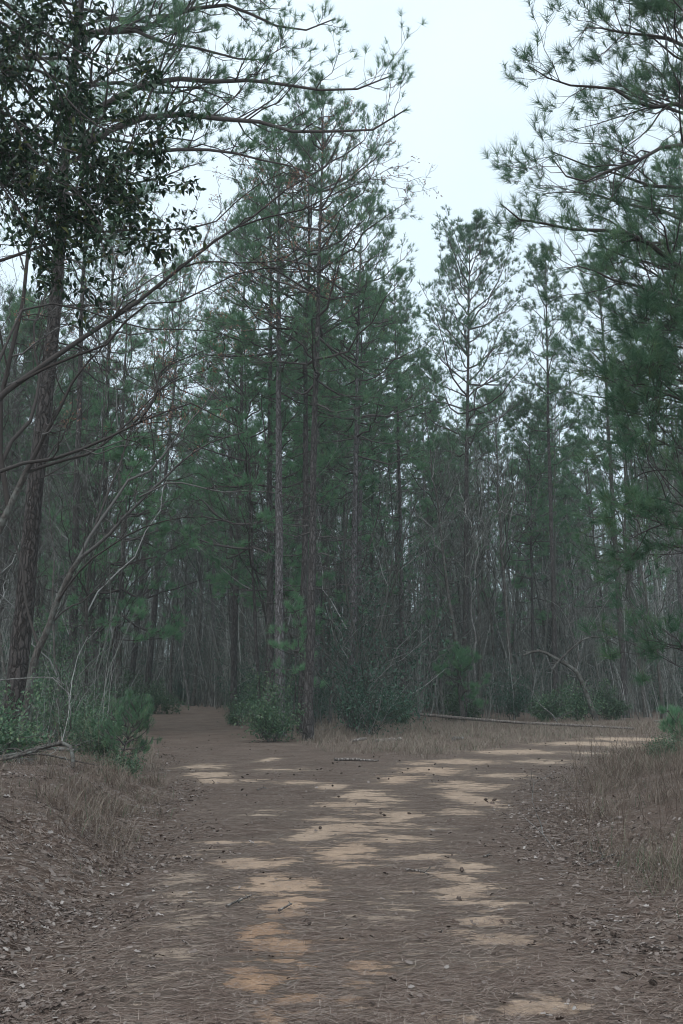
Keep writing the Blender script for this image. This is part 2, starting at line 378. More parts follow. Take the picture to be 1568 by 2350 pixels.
gr = N(t, 'ShaderNodeMapRange', {0: n_grain.outputs[0], 1: .25, 2: .75, 3: .55, 4: 1.35})
n_mot = noise(7., 6., .7); mo = N(t, 'ShaderNodeMapRange', {0: n_mot.outputs[0], 1: .3, 2: .7, 3: .70, 4: 1.18})
gm_ = N(t, 'ShaderNodeMath', {0: gr.outputs[0], 1: mo.outputs[0]}, operation='MULTIPLY')
sandc = N(t, 'ShaderNodeVectorMath', {0: sandc, 'Scale': gm_.outputs[0]}, operation='SCALE').outputs[0]
# packed tan dirt in the ruts, bare sand at their heart, drifts of straw lying across
n_edge = noise(1.6, 6., .62, st=(.7, 1.3, 1)); n_cross = noise(2.3, 9., .66, st=(.75, 2.7, 1)); n_fine = noise(9., 6., .75, st=(.9, 1.9, 1))
def madd(a_, k_, b_): return N(t, 'ShaderNodeMath', {0: a_, 1: k_, 2: b_}, operation='MULTIPLY_ADD').outputs[0]
def band(v_, lo, hi, top=1.): return N(t, 'ShaderNodeMapRange', {0: v_, 1: lo, 2: hi, 4: top}).outputs[0]
def add(a_, b_): return N(t, 'ShaderNodeMath', {0: a_, 1: b_}, operation='ADD').outputs[0]
e1 = madd(n_edge.outputs[0], .8, -.4); e3 = madd(n_cross.outputs[0], 2.6, -1.3); e2 = madd(n_fine.outputs[0], 1.6, -.8)
fld = add(add(A['sand'], e1), add(e2, e3))
wide = band(fld, -.12, .40, .78)
core = band(fld, .44, .56, .90)
tan = N(t, 'ShaderNodeVectorMath', {0: (.262, .216, .180), 'Scale': gr.outputs[0]}, operation='SCALE').outputs[0]
col = N(t, 'ShaderNodeMix', {0: wide, 6: straw, 7: tan}, data_type='RGBA').outputs[2]
col = N(t, 'ShaderNodeMix', {0: core, 6: col, 7: sandc}, data_type='RGBA').outputs[2]
# scattered grit and flecks of pale leaf on the track
vo = N(t, 'ShaderNodeTexVoronoi', {'Vector': pos, 'Scale': 26.}); vsel = N(t, 'ShaderNodeMapRange', {0: vo.outputs['Color'], 1: .80, 2: .84})
vr = N(t, 'ShaderNodeMapRange', {0: vo.outputs['Distance'], 1: .42, 2: .30})
fl = N(t, 'ShaderNodeMath', {0: vsel.outputs[0], 1: vr.outputs[0]}, operation='MULTIPLY')
fl = N(t, 'ShaderNodeMath', {0: fl.outputs[0], 1: .6}, operation='MULTIPLY')
col = N(t, 'ShaderNodeMix', {0: fl.outputs[0], 6: col, 7: (.30, .27, .25, 1)}, data_type='RGBA').outputs[2]
# leaf litter on the banks
vl = N(t, 'ShaderNodeTexVoronoi', {'Vector': pos, 'Scale': 17., 'Randomness': 1.})
sp = N(t, 'ShaderNodeSeparateColor', {0: vl.outputs['Color']})
litter = ramp_node(t, sp.outputs[0], [(0, (.055, .036, .028)), (.45, (.125, .082, .062)), (.75, (.24, .19, .165)), (1, (.40, .36, .335))])
lfac = N(t, 'ShaderNodeMath', {0: A['leaf'], 1: .8}, operation='MULTIPLY')
col = N(t, 'ShaderNodeMix', {0: lfac.outputs[0], 6: col, 7: litter}, data_type='RGBA').outputs[2]
bh = N(t, 'ShaderNodeMath', {0: n_str.outputs[0], 1: n_str2.outputs[0]}, operation='ADD')
inv = N(t, 'ShaderNodeMath', {0: 1.15, 1: core}, operation='SUBTRACT')
bh = N(t, 'ShaderNodeMath', {0: bh.outputs[0], 1: inv.outputs[0]}, operation='MULTIPLY')
bh = N(t, 'ShaderNodeMath', {0: n_grain.outputs[0], 1: .12, 2: bh.outputs[0]}, operation='MULTIPLY_ADD')
finish(t, col, .92, bh.outputs[0], 1.0, .045, spec=.12)
M_ground = m

inside = tr[quads].mean(1) < 0
def ground_piece(name, sel, label):
    q = quads[sel]; used, inv_ = np.unique(q, return_inverse=True)
    o = mesh_obj(name, GV[used], [inv_.reshape(-1, 4)], M_ground, None,
                 {'sand': gs[used], 'orange': go[used], 'leaf': leafpale[used], 'track': smooth(.3, -.3, tr[used]), 'verge': verge[used]}, True)
    return tag(o, label, 'ground', kind='structure')
ground_piece('dirt_track', inside, 'forked dirt track with sandy ruts and brown pine straw').__setitem__('category', 'track')
ground_piece('forest_floor', ~inside, 'brown forest floor with banks on both sides of the track')

def hz(x, y): return height(np.atleast_1d(np.asarray(x, float)), np.atleast_1d(np.asarray(y, float)))
def base(x, y, sink=.03): return (x, y, float(hz(x, y)[0]) - sink)

# ------------------------------------------------------------------ growing trees
UP = np.array([0, 0, 1.])
def trunk_line(rng, top, K=14, wander=.12):
    t = np.linspace(0, 1, K)[:, None]
    W = np.cumsum(rng.normal(size=(K, 3)), 0) * wander * .25; W -= t * W[-1]; W[0] = 0; W[:, 2] = 0
    return t * np.asarray(top)[None] + W * np.sin(np.pi * t) ** .5
def trunk_mesh(name, mat, parent, P, R, rng, sides=12, flare=True, rough=.05):
    # ring mesh with a root flare and an uneven girth
    K0 = len(P); s = np.concatenate([[0, .006, .014, .028], np.linspace(.05, 1, max(K0 * 2, 20))])
    f = s * (K0 - 1); i = np.minimum(f.astype(int), K0 - 2); tt = (f - i)[:, None]
    Q = P[i] * (1 - tt) + P[i + 1] * tt; r = R[i] * (1 - tt[:, 0]) + R[i + 1] * tt[:, 0]
    if flare: r = r * (1 + .42 * np.exp(-s / .012))
    Q = Q.copy(); Q[0, 2] -= .25
    th = np.arange(sides) / sides * 2 * math.pi
    lob = 1 + rough * rng.normal(size=(len(s), sides)) + .10 * np.exp(-s / .02)[:, None] * np.cos(3 * th + rng.random() * 6)[None]
    V = np.stack([Q[:, None, 0] + r[:, None] * lob * np.cos(th), Q[:, None, 1] + r[:, None] * lob * np.sin(th), np.repeat(Q[:, 2:3], sides, 1)], 2).reshape(-1, 3)
    a = (np.arange(len(s) - 1) * sides)[:, None]; i = np.arange(sides)[None]; j = (i + 1) % sides
    F = np.stack([a + i, a + j, a + sides + j, a + sides + i], -1).reshape(-1, 4)
    return mesh_obj(name, V, [F], mat, parent, {'rnd': np.full(len(V), .5)}, True)

def foliate(rng, P, R, tb, nsub, ntwig, sub_len=(.22, .45), s0=.28, up=.18, twig_len=(.25, .6), flat=.55, tw_min=.004, lens=None):
    """sub-branches and twigs along limbs P; returns tuft centres and axes"""
    S, RS = sprout(rng, P, R, nsub, s0, .99, .5, 1.05, sub_len[0], sub_len[1], 5, up, .05, flat, .45, .5, tw_min * 1.3, lens=lens)
    tb.add(S, RS, 4)
    Tw, RT = sprout(rng, S, RS, ntwig, .25, 1, .4, 1.0, twig_len[0], twig_len[1], 4, .28, .06, .3, .4, .6, tw_min)
    tb.add(Tw, RT, 3)
    E1, E0 = Tw[:, -1], Tw[:, -2]; B1, B0 = S[:, -1], S[:, -2]; A1, A0 = P[:, -1], P[:, -2]
    cen = np.concatenate([E1, B1, A1]); ax = unit(np.concatenate([E1 - E0, B1 - B0, A1 - A0]) + np.array([0, 0, .02]))
    ax = unit(ax + np.array([0, 0, .45]))
    return cen, ax

def pine(name, label, pos, top, r0, cb=.5, Lmax=3.2, nb=46, nsub=7, ntwig=5, needles=18, nl=.19, nw=.007, seed=1, group=None,
         bark_mat=None, needle_mat=None, explicit=(), dead=14, dead_len=1.3, az=None, topkeep=0, sides=12, elev=(-.05, .85), tw_min=.005, shape=1.6, gap=.0, ex_sub=(.14, .30), ex_len=None):
    rng = np.random.default_rng(seed)
    pos = np.asarray(pos, float); top = np.asarray(top, float) - pos; H = top[2]
    root = thing(name, label, 'pine tree', pos, group)
    T = trunk_line(rng, top, 14); tt = np.linspace(0, 1, 14); R = r0 * ((1 - tt) ** .75 * .93 + .07) * (1 - .12 * tt)
    trunk_mesh('trunk', bark_mat or M_pine_bark, root, T, R, rng, sides)
    tb = Tubes(); cens, axs = [], []
    # live limbs in loose whorls
    k = np.arange(nb); q = np.clip((k + rng.random(nb)) / nb, 0, .995) ** .9
    q = np.round(q * nb / 3.2) / (nb / 3.2) * .8 + q * .2
    if gap: q = q[np.abs(q - gap) > .05]; nb = len(q)
    q = np.clip(q, 0, .99)
    h = cb + (1 - cb) * q; bp, _ = sample(T[None], np.zeros(nb, int), h)
    a = rng.uniform(az[0], az[1], nb) if az else np.arange(nb) * 2.39996 + rng.normal(size=nb) * .4
    L = Lmax * np.sqrt(np.clip(1 - q ** shape, 0.02, 1)) * (.7 + .3 * np.minimum(1, q * 5)) * rng.uniform(.62, 1.12, nb) + .35
    ev = elev[0] + (elev[1] - elev[0]) * q + rng.normal(size=nb) * .14
    t = np.linspace(0, 1, 7)
    W = np.cumsum(rng.normal(size=(nb, 7, 3)), 1) * .03; W -= W[:, :1]
    D = np.stack([np.cos(a) * np.cos(ev), np.sin(a) * np.cos(ev), np.sin(ev)], 1)
    P = bp[:, None] + L[:, None, None] * (D[:, None] * t[None, :, None] + W)
    P[:, :, 2] += (L * rng.uniform(.02, .26, nb))[:, None] * t[None] ** 2 - (L * .07)[:, None] * np.sin(np.pi * t)[None] * (1 - q)[:, None]
    Rr = (.010 + .0105 * L)[:, None] * (1 - .8 * t[None])
    tb.add(P, Rr, 5)
    c, x = foliate(rng, P, Rr, tb, nsub, ntwig, s0=.22, tw_min=tw_min); cens.append(c); axs.append(x)
    # limbs traced one by one
    if len(explicit):
        EP = np.stack([resample(np.asarray(e) - pos, 10) for e in explicit]); L = plen(EP)
        ER = (.012 + .0085 * L)[:, None] * (1 - .82 * np.linspace(0, 1, 10)[None]); tb.add(EP, ER, 6)
        c, x = foliate(rng, EP, ER, tb, int(nsub * 1.9), ntwig, sub_len=ex_sub, s0=.16, up=.26, tw_min=tw_min, lens=ex_len); cens.append(c); axs.append(x)
    # dead, bare limbs under the crown
    if dead:
        B, RB = sprout(rng, T[None], np.full((1, 14), .03), dead, .18, min(.95, cb + .12), 1.2, 1.75, .3, 1.0, 5, -.10, .07, .2, .2, .55, .008, lens=dead_len)
        tb.add(B, RB, 4); B2, RB2 = sprout(rng, B, RB, 3, .3, .95, .4, 1.1, .25, .6, 4, 0, .08, .2, .4, .5, .005); tb.add(B2, RB2, 3)
    tb.build('branches', M_branch, root, rng)
    c, x = np.concatenate(cens), np.concatenate(axs)
    # crowded leader tufts
    lt = rng.normal(size=(8, 3)) * .12 + T[-1]; c = np.concatenate([c, lt, T[-1:]]); x = np.concatenate([x, unit(rng.normal(size=(8, 3)) * .5 + UP), UP[None]])
    V, F, rn = tufts(rng, c, x, needles, nl, nw)
    mesh_obj('crown', V, [F], needle_mat or M_needle, root, {'rnd': rn})
    return root

def bare_tree(name, label, pos, top, r0, n1=13, n2=6, n3=6, seed=1, group=None, mat=None, s0=.3, L1=(.16, .42), rmin=.006, cat='bare tree', wander=.5, leaf=None, ang=(.35, .95), up=.32, twig_mat=None, K=14):
    rng = np.random.default_rng(seed); pos = np.asarray(pos, float); top = np.asarray(top, float) - pos
    root = thing(name, label, cat, pos, group)
    T = trunk_line(rng, top, K, wander); tt = np.linspace(0, 1, K); R = r0 * (1 - .88 * tt)
    trunk_mesh('trunk', mat or M_hard_bark, root, T, R, rng, 8, rough=.04)
    tb = Tubes()
    P, RP = sprout(rng, T[None], R[None], n1, s0, .98, ang[0], ang[1], L1[0], L1[1], 8, up, .045, .1, .5, .55, .008); tb.add(P, RP, 5)
    Q, RQ = sprout(rng, P, RP, n2, .2, .98, .35, .95, .25, .55, 6, .12, .06, .1, .4, .55, rmin); tb.add(Q, RQ, 4)
    S, RS = sprout(rng, Q, RQ, n3, .2, 1, .3, .95, .25, .6, 4, .08, .07, .1, .4, .6, rmin * .8); tb.add(S, RS, 3)
    tb.build('branches', twig_mat or M_twig, root, rng)
    if leaf:
        mt, per, ln, wd = leaf; e = S[:, -1]; pick = rng.random(len(e)) < per
        V, F, rn = leaves(rng, e[pick], unit(S[:, -1] - S[:, -2])[pick], 5, ln, wd, .05, .5)
        mesh_obj('leaves', V, [F], mt, root, {'rnd': rn})
    return root

def broad_bush(name, label, pos, H, W, seed, nstem=9, ntw=7, per=7, ln=.07, wd=.03, mat=None, cat='shrub', group=None, jit=.06, lean=0, flat=0):
    rng = np.random.default_rng(seed); root = thing(name, label, cat, pos, group)
    t = np.linspace(0, 1, 7); a = rng.uniform(0, 6.283, nstem); o = rng.random(nstem) ** .6 * W * .5
    hh = H * rng.uniform(.35, 1.12, nstem) * (1 - .35 * (o / (W * .5)) ** 2)
    P = np.zeros((nstem, 7, 3)); wv = np.cumsum(rng.normal(size=(nstem, 7, 3)), 1) * .03 * H; wv -= wv[:, :1]
    P[:, :, 0] = (o * np.cos(a))[:, None] * t ** 1.2 + wv[:, :, 0] + rng.normal(size=nstem)[:, None] * .08; P[:, :, 1] = (o * np.sin(a))[:, None] * t ** 1.2 + wv[:, :, 1] + rng.normal(size=nstem)[:, None] * .08
    P[:, :, 2] = hh[:, None] * t - .05; P[:, :, 0] += lean * t ** 2
    R = (.006 + .006 * hh)[:, None] * (1 - .75 * t[None])
    tb = Tubes(); tb.add(P, R, 5)
    B, RB = sprout(rng, P, R, ntw, .12, .98, .5, 1.25, .25, .6, 5, .1, .06, flat, .5, .5, .004); tb.add(B, RB, 3)
    tb.build('stems', M_twig, root, rng)
    B2, _ = sprout(rng, B, RB, 3, .2, 1, .4, 1.0, .3, .6, 3, .05, .05, flat, .3, .5, .003)
    X = np.concatenate([B[:, 2], B[:, 3], B[:, 4], B2[:, 1], B2[:, 2]]); D = np.concatenate([unit(B[:, 2] - B[:, 1]), unit(B[:, 3] - B[:, 2]), unit(B[:, 4] - B[:, 3]), unit(B2[:, 1] - B2[:, 0]), unit(B2[:, 2] - B2[:, 1])])
    V, F, rn = leaves(rng, X, D, per, ln, wd, jit)
    mesh_obj('foliage', V, [F], mat or M_shrub, root, {'rnd': rn})
    return root

# ------------------------------------------------------------------ the trees one can name
def T(u, v, d): return at(u, v, d)
def c1(x, y): return (x * .5, y * .5)                # picture co-ordinates of two enlarged crops
def c2(x, y): return (784 + x * .5, y * .5)
def trace(pts, d0, d1): return [at(u, v, d0 + (d1 - d0) * i / (len(pts) - 1)) for i, (u, v) in enumerate(pts)]

LP = base(-7.15, 22.0)
lp_limbs = [
 trace([(190, 75), c1(640, 140), c1(720, 95), c1(860, 45), c1(1000, 30), c1(1080, 25), c1(1200, 90), c1(1330, 135), c1(1480, 130), c1(1540, 85)], 22, 20.2),
 trace([(190, 90), c1(560, 120), c1(740, 195), c1(860, 210), c1(1000, 245), c1(1180, 280), c1(1310, 210)], 22, 21),
 trace([(185, 270), c1(500, 470), c1(680, 380), c1(800, 360), c1(940, 375), c1(1120, 368), c1(1250, 375), c1(1400, 410), c2(0, 410), c2(150, 400), c2(235, 345)], 22, 20.5),
 trace([(180, 345), c1(440, 640), c1(540, 580), c1(700, 530), c1(800, 520), c1(940, 540), c1(1200, 560), c1(1300, 595), c1(1420, 610), c2(0, 600), c2(110, 600), c2(250, 570), c2(300, 500)], 22, 20.2),
 trace([(175, 400), c1(500, 720), c1(700, 695), c1(860, 685), c1(1040, 695), c1(1180, 730), c1(1330, 760), c1(1440, 800)], 22, 21),
 trace([(195, 0), (300, -60), (420, -70), (540, -40), (620, 20)], 22, 20.5),
 trace([(190, 60), (260, 40), (360, 55), (450, 75), (500, 60)], 22, 24),
 trace([(185, 200), (280, 190), (380, 215), (470, 200), (560, 230)], 22, 24.5),
]
pine('loblolly_pine', 'tall pine with thick plated trunk at far left, its long limbs crossing the sky', LP, at(222, -330, 22.0), .232, .56, 4.6, 46, 9, 6, 34, .20, .0095, 11, explicit=lp_limbs, dead=16, dead_len=2.0, sides=18, bark_mat=M_pine_bark_dark)

RP = base(6.9, 14.2)
rp_limbs = [
 trace([(1640, 290), (1568, 240), (1480, 245), (1400, 200), (1330, 200), (1260, 180), (1212, 150)], 14, 13.2),
 trace([(1640, 420), (1560, 330), (1460, 370), (1400, 390), (1330, 420), (1290, 395), (1265, 360)], 14, 13),
 trace([(1660, 660), (1568, 620), (1470, 545), (1400, 530), (1300, 525), (1220, 505), (1175, 500), (1150, 468)], 14, 12.6),
 trace([(1640, 150), (1540, 90), (1470, 80), (1400, 70), (1350, 60), (1330, 90)], 14, 13.5),
 trace([(1640, 30), (1560, -10), (1480, 10), (1420, 5)], 14, 14.5),
 trace([(1640, 560), (1540, 490), (1440, 470), (1360, 445), (1300, 440), (1245, 445)], 14.4, 15.6),
 trace([(1660, 720), (1560, 690), (1480, 660), (1400, 640), (1340, 610), (1290, 620)], 14, 13.0),
 trace([(1660, 840), (1580, 800), (1510, 790), (1460, 760), (1420, 770)], 14.4, 15),
 trace([(1660, 980), (1590, 930), (1520, 900), (1470, 880), (1430, 890)], 14, 13),
 trace([(1660, 1100), (1600, 1040), (1530, 1020), (1470, 990), (1440, 1010)], 14, 13.6),
 trace([(1660, 1240), (1600, 1180), (1540, 1150), (1470, 1140), (1430, 1160)], 14, 13),
 trace([(1660, 1320), (1600, 1270), (1540, 1250), (1490, 1250), (1450, 1280)], 14.2, 14.4),
 trace([(1660, 1560), (1600, 1500), (1550, 1480), (1500, 1480), (1470, 1500)], 14.2, 14.0),
 trace([(1660, 380), (1600, 280), (1540, 200), (1500, 150), (1470, 140)], 14.6, 16),
 trace([(1660, 880), (1590, 760), (1530, 700), (1490, 690)], 14.6, 16),
 trace([(1670, 820), (1600, 720), (1520, 640), (1440, 600), (1390, 610)], 14.2, 14.8),
 trace([(1670, 1000), (1610, 900), (1540, 830), (1480, 820), (1440, 850)], 14.2, 13.6),
 trace([(1670, 1180), (1610, 1090), (1550, 1080), (1490, 1080), (1450, 1100)], 14.2, 14.8),
 trace([(1670, 1280), (1610, 1220), (1550, 1200), (1500, 1210), (1440, 1240)], 14.2, 13.4),
 trace([(1670, 960), (1600, 960), (1540, 960), (1490, 940), (1450, 950)], 14.2, 15.2),
 trace([(1670, 760), (1600, 690), (1540, 740), (1500, 760), (1470, 800)], 14.2, 13.2),
]
pine('roadside_pine', 'dark green pine leaning in from the right edge with drooping needle sprays', RP, at(1700, -500, 14.2), .17, .30, 3.0, 44, 8, 5, 36, .23, .0072, 23, explicit=rp_limbs, dead=6, dead_len=1.0, sides=14, az=(1.9, 4.4), tw_min=.0035, ex_sub=(.5, 1.7), ex_len=1.0)

# the stand of pines at the fork
pine('loblolly_pine', 'straight reddish pine nearest the fork beside the rounded shrub', base(-1.02, 31), at(742, 232, 31), .155, .50, 3.6, 46, 7, 5, 22, .22, .0125, 31, dead=26, dead_len=1.9)
pine('loblolly_pine', 'dark pine just behind the reddish one at the fork', base(-1.35, 34.0), at(712, 330, 34), .14, .55, 3.0, 40, 7, 5, 18, .22, .0125, 32, dead=20, dead_len=1.8)
pine('loblolly_pine', 'pale grey barked pine behind the rounded shrub at the fork', base(-2.0, 33.4), at(640, 295, 33.4), .165, .54, 3.2, 42, 7, 5, 20, .22, .0125, 33, bark_mat=M_pine_bark_grey, dead=22, dead_len=1.8)
pine('loblolly_pine', 'dark pine trunk close to the left of the pale grey pine', base(-2.6, 37), at(618, 420, 37), .16, .58, 3.0, 38, 7, 5, 16, .22, .0145, 34, dead=20, dead_len=1.6)
pine('loblolly_pine', 'solitary dark trunked pine on the left track bend', base(-4.75, 44.5), at(565, 500, 44.5), .16, .55, 3.3, 38, 7, 5, 14, .24, .020, 35, dead=18, dead_len=1.8)
pine('loblolly_pine', 'greyish pine rising through the dark holly thicket', base(.35, 37.5), at(830, 470, 37.5), .145, .50, 3.4, 44, 7, 5, 16, .22, .0145, 36, bark_mat=M_pine_bark_grey, dead=26, dead_len=2.2)
pine('loblolly_pine', 'slim pine with its foot at the left end of the long fallen log', base(2.7, 44), at(905, 640, 44), .12, .58, 2.2, 30, 7, 5, 13, .24, .020, 37, dead=24, dead_len=1.9)
pine('loblolly_pine', 'round crowned pine standing alone against the sky right of the fork', base(6.3, 52), at(1078, 545, 52), .18, .50, 4.3, 54, 7, 6, 20, .30, .022, 38, dead=16, dead_len=2.6, elev=(.25, 1.0), shape=2.2)
pine('loblolly_pine', 'narrow crowned pine second to the right of the round crowned one', base(11.0, 52), at(1252, 580, 52), .15, .56, 2.5, 36, 7, 5, 15, .29, .022, 39, dead=20, dead_len=2.0, elev=(.3, 1.05), bark_mat=M_pine_bark)
pine('loblolly_pine', 'straight pine beside the roadside pine, dark trunk above the right track', base(14.3, 51), at(1372, 590, 51), .17, .54, 2.9, 42, 7, 5, 16, .29, .022, 40, dead=18, dead_len=2.0, elev=(.1, .95))
pine('loblolly_pine', 'slender pine half hidden by the roadside pine near the right edge', base(13.6, 37), at(1556, 330, 37), .11, .45, 2.6, 36, 7, 5, 16, .24, .018, 41, dead=16, dead_len=1.4)
# pines along the left track
pine('loblolly_pine', 'dark pine close behind the leaning bare tree on the left', base(-9.6, 36), at(205, 250, 36), .17, .55, 3.4, 40, 7, 5, 14, .24, .018, 42, dead=20, dead_len=2.0)
pine('loblolly_pine', 'pine behind the leafy shrubs along the left track edge', base(-10.8, 45), at(262, 520, 45), .19, .58, 3.2, 36, 7, 5, 13, .24, .020, 43, dead=20, dead_len=2.0)
pine('loblolly_pine', 'dark pine at the far end of the left track', base(-13.9, 66), at(395, 640, 66), .2, .58, 3.4, 36, 7, 5, 12, .28, .026, 44, dead=18, dead_len=2.0)
pine('loblolly_pine', 'pine across the track from the leafy shrubs, low greenery at its foot', base(-12.0, 62), at(425, 600, 62), .19, .56, 3.4, 36, 7, 5, 12, .28, .026, 45, dead=18, dead_len=2.0)
# young pines with soft pale needles
pine('young_pine', 'bright green young pine with soft needles left of the fork', base(-3.0, 37.6), at(560, 775, 37.6), .07, .34, 4.2, 38, 7, 5, 30, .30, .014, 51, needle_mat=M_soft_needle, dead=5, elev=(-.1, .7), shape=1.2)
pine('young_pine', 'feathery young pine behind the pale grey pine', base(-3.2, 41), at(655, 860, 41), .06, .28, 3.0, 28, 7, 5, 28, .30, .014, 52, needle_mat=M_soft_needle, dead=5, elev=(-.15, .6), shape=1.2)
pine('young_pine', 'young pine spray hanging over the left track', base(-8.4, 36.5), at(300, 1010, 36.5), .06, .30, 3.6, 26, 7, 5, 30, .30, .014, 53, needle_mat=M_soft_needle, dead=4, elev=(-.2, .5), shape=1.2)
for i, (x_, y_, u_, v_, lb) in enumerate([(-12.6, 50, 300, 760, 'young pine among bare trees left of the left track'), (-1.0, 48, 745, 900, 'young pine behind the reddish pine at the fork'), (3.6, 54, 880, 930, 'young pine behind the slim pine at the log end'),
      (7.8, 60, 1000, 1010, 'young pine right behind the round crowned pine'), (15.8, 58, 1330, 1000, 'young pine behind the pines above the right track'), (-4.2, 52, 560, 900, 'low young pine where the left track narrows'), (-6.6, 63, 500, 860, 'soft green young pine beyond the left track bend'), (-15.2, 57, 170, 800, 'young pine in the wood behind the leaning bare tree'), (-11.2, 43.5, 250, 900, 'green young pine over the leafy shrubs by the left track'), (-8.5, 74, 440, 960, 'young pine at the end of the left track'), (12.9, 60, 1180, 1080, 'young pine behind the narrow crowned pine')]):
    pine('young_pine', lb, base(x_, y_), at(u_, v_, y_), .07, .3, 3.2, 28, 6, 5, 22, .32, .020, 150 + i, needle_mat=M_soft_needle, dead=5, elev=(-.1, .7), shape=1.2, sides=8)
pine('pine_sapling', 'little green pine sapling against the pale grey trunk', base(-1.55, 31.6), at(688, 1385, 31.6), .03, .40, .65, 16, 4, 3, 22, .24, .007, 54, needle_mat=M_soft_needle, dead=0, elev=(.0, .8))
pine('pine_sapling', 'round pine sapling among grey stems right of the fork', base(5.6, 46), at(1056, 1505, 46), .04, .35, 1.1, 20, 5, 4, 34, .28, .009, 55, needle_mat=M_soft_needle, dead=0, elev=(-.1, .8))
pine('pine_sapling', 'thin dark cedar like sapling in the grass left of the track', base(-4.3, 19.5), at(318, 1640, 19.5), .012, .15, .36, 26, 5, 3, 26, .10, .005, 56, dead=0, elev=(.2, .9))
pine('pine_sapling', 'pine seedling on the right bank beside the track', base(8.9, 25.5), at(1562, 1665, 25.5), .02, .1, .5, 14, 5, 3, 30, .2, .006, 57, needle_mat=M_soft_needle, dead=0)

# ------------------------------------------------------------------ traced broadleaf trees on the left
def traced_tree(name, label, cat, pos, trunk, trunk_r, limbs, seed, mat, n2=9, n3=5, L2=(.10, .26), leaf=None, rmin=.004, n4=0, s0=.15, twig_mat=None, up=.1, lens=None):
    """trunk and limbs follow given lines; twigs grow from the limbs. limbs: (points, r_start, r_end, n_twigs_factor)"""
    rng = np.random.default_rng(seed); pos = np.asarray(pos, float)
    root = thing(name, label, cat, pos)
    P = resample(np.asarray(trunk) - pos, 16); R = np.linspace(trunk_r[0], trunk_r[1], 16)
    trk = Tubes(); P[0, 2] -= .2; trk.add(P, R * np.concatenate([[1.5, 1.2], np.ones(14)]), 10); trk.build('trunk', mat, root, rng)
    LPs, LRs, tb = [], [], Tubes()
    for e in limbs:
        q = resample(np.asarray(e[0]) - pos, 12); q[1:] += np.cumsum(rng.normal(size=(11, 3)), 0) * .012
        r = np.linspace(e[1], e[2], 12); tb.add(q, r, 7); LPs.append(q); LRs.append(r)
    LPs, LRs = np.stack(LPs), np.stack(LRs)
    A_, RA = sprout(rng, LPs, LRs, n2, s0, 1, .35, 1.05, L2[0], L2[1], 8, up, .05, .2, .45, .5, rmin * 1.4, lens=lens); tb.add(A_, RA, 5)
    B_, RB = sprout(rng, A_, RA, n3, .15, 1, .3, 1.0, .25, .6, 6, .06, .06, .1, .4, .55, rmin); tb.add(B_, RB, 4)
    tips = B_; allb = [A_, B_]
    if n4:
        D_, RD = sprout(rng, B_, RB, n4, .2, 1, .3, 1.0, .25, .6, 4, .03, .06, .1, .4, .6, rmin * .8); tb.add(D_, RD, 3); tips = D_; allb.append(D_)
    tb.build('branches', twig_mat or M_limb, root, rng)
    if leaf:
        mt, frac, per, ln, wd, jit, hang, part = leaf
        X = [tips[:, -1], tips[:, -2]]; D = [unit(tips[:, -1] - tips[:, -2])] * 2
        if tips.shape[1] > 4: X.append(tips[:, -3]); D.append(D[0])
        X, D = np.concatenate(X), np.concatenate(D); k = rng.random(len(X)) < frac
        V, F, rn = leaves(rng, X[k], D[k], per, ln, wd, jit, hang)
        mesh_obj(part, V, [F], mt, root, {'rnd': rn})
    return root
def c3(x, y): return (x * .5, 784 + y * .5)
def r1(x, y): return (.2996 * x, 1275 + .2996 * y)

tp = [r1(60, 1490), r1(170, 1330), r1(230, 1000), r1(250, 860), r1(300, 700), r1(370, 560), r1(430, 370), r1(500, 220), r1(560, 100), (185, 1280)]
b0 = gnd(18, 1722); b0 = base(at(18, 1722, 19.5)[0], 19.5)
tl = trace(tp, 19.5, 19.5); tl[0] = np.array(b0)
traced_tree('leaning_tree', 'smooth barked bare tree leaning right in front of the thick plated pine', 'bare tree', b0, tl, (.085, .05), [
  (trace([(185, 1280), (240, 1234), (280, 1184), (340, 1124), (395, 1069), (430, 1040), (480, 1010), (560, 985)], 19.5, 19), .040, .009),
  (trace([(182, 1282), (215, 1219), (260, 1154), (295, 1104), (350, 1079), (390, 1024), (435, 969), (480, 914), (520, 850)], 19.5, 20.5), .036, .009),
  (trace([(129, 1386), (170, 1330), (230, 1270), (330, 1215), (450, 1190), (560, 1215)], 19.5, 18.5), .022, .006),
  (trace([(111, 1443), (150, 1400), (190, 1380), (260, 1310), (330, 1290)], 19.5, 20.5), .02, .006),
  (trace([(90, 1485), (60, 1400), (50, 1300), (20, 1200), (10, 1100)], 19.5, 20.5), .03, .008),
  (trace([(320, 1140), (400, 1105), (500, 1125), (600, 1120), (700, 1135)], 19.3, 18.5), .018, .006),
  (trace([(215, 1219), (250, 1120), (275, 1060), (300, 980), (360, 900), (420, 850)], 19.8, 20.5), .026, .006),
 ], 61, M_hard_bark, 10, 6, (.12, .32), n4=3)

b1 = base(-7.2, 16.8)
traced_tree('leaning_tree', 'dark stemmed bare tree at the left edge, slanting up behind the dark leaves', 'bare tree', b1,
  [np.array(b1), at(-60, 1420, 16.8), at(-20, 1260, 16.8), at(60, 1084, 16.8)], (.11, .05), [
  (trace([(60, 1084), (110, 999), (150, 939), (190, 860), (260, 780)], 16.8, 16.5), .045, .010),
  (trace([(-20, 1260), (0, 1049), (55, 984), (75, 934), (90, 850), (70, 760), (120, 640)], 16.8, 17.5), .05, .012),
  (trace([(20, 1160), (-5, 1000), (10, 860), (50, 720), (70, 560), (110, 420), (140, 260), (200, 120), (330, 20)], 16.8, 18), .05, .010),
  (trace([(60, 1084), (130, 1060), (220, 1030), (300, 960), (380, 880), (480, 840)], 16.8, 18.5), .03, .006),
 ], 62, M_hard_bark, 12, 7, (.12, .3), n4=3)

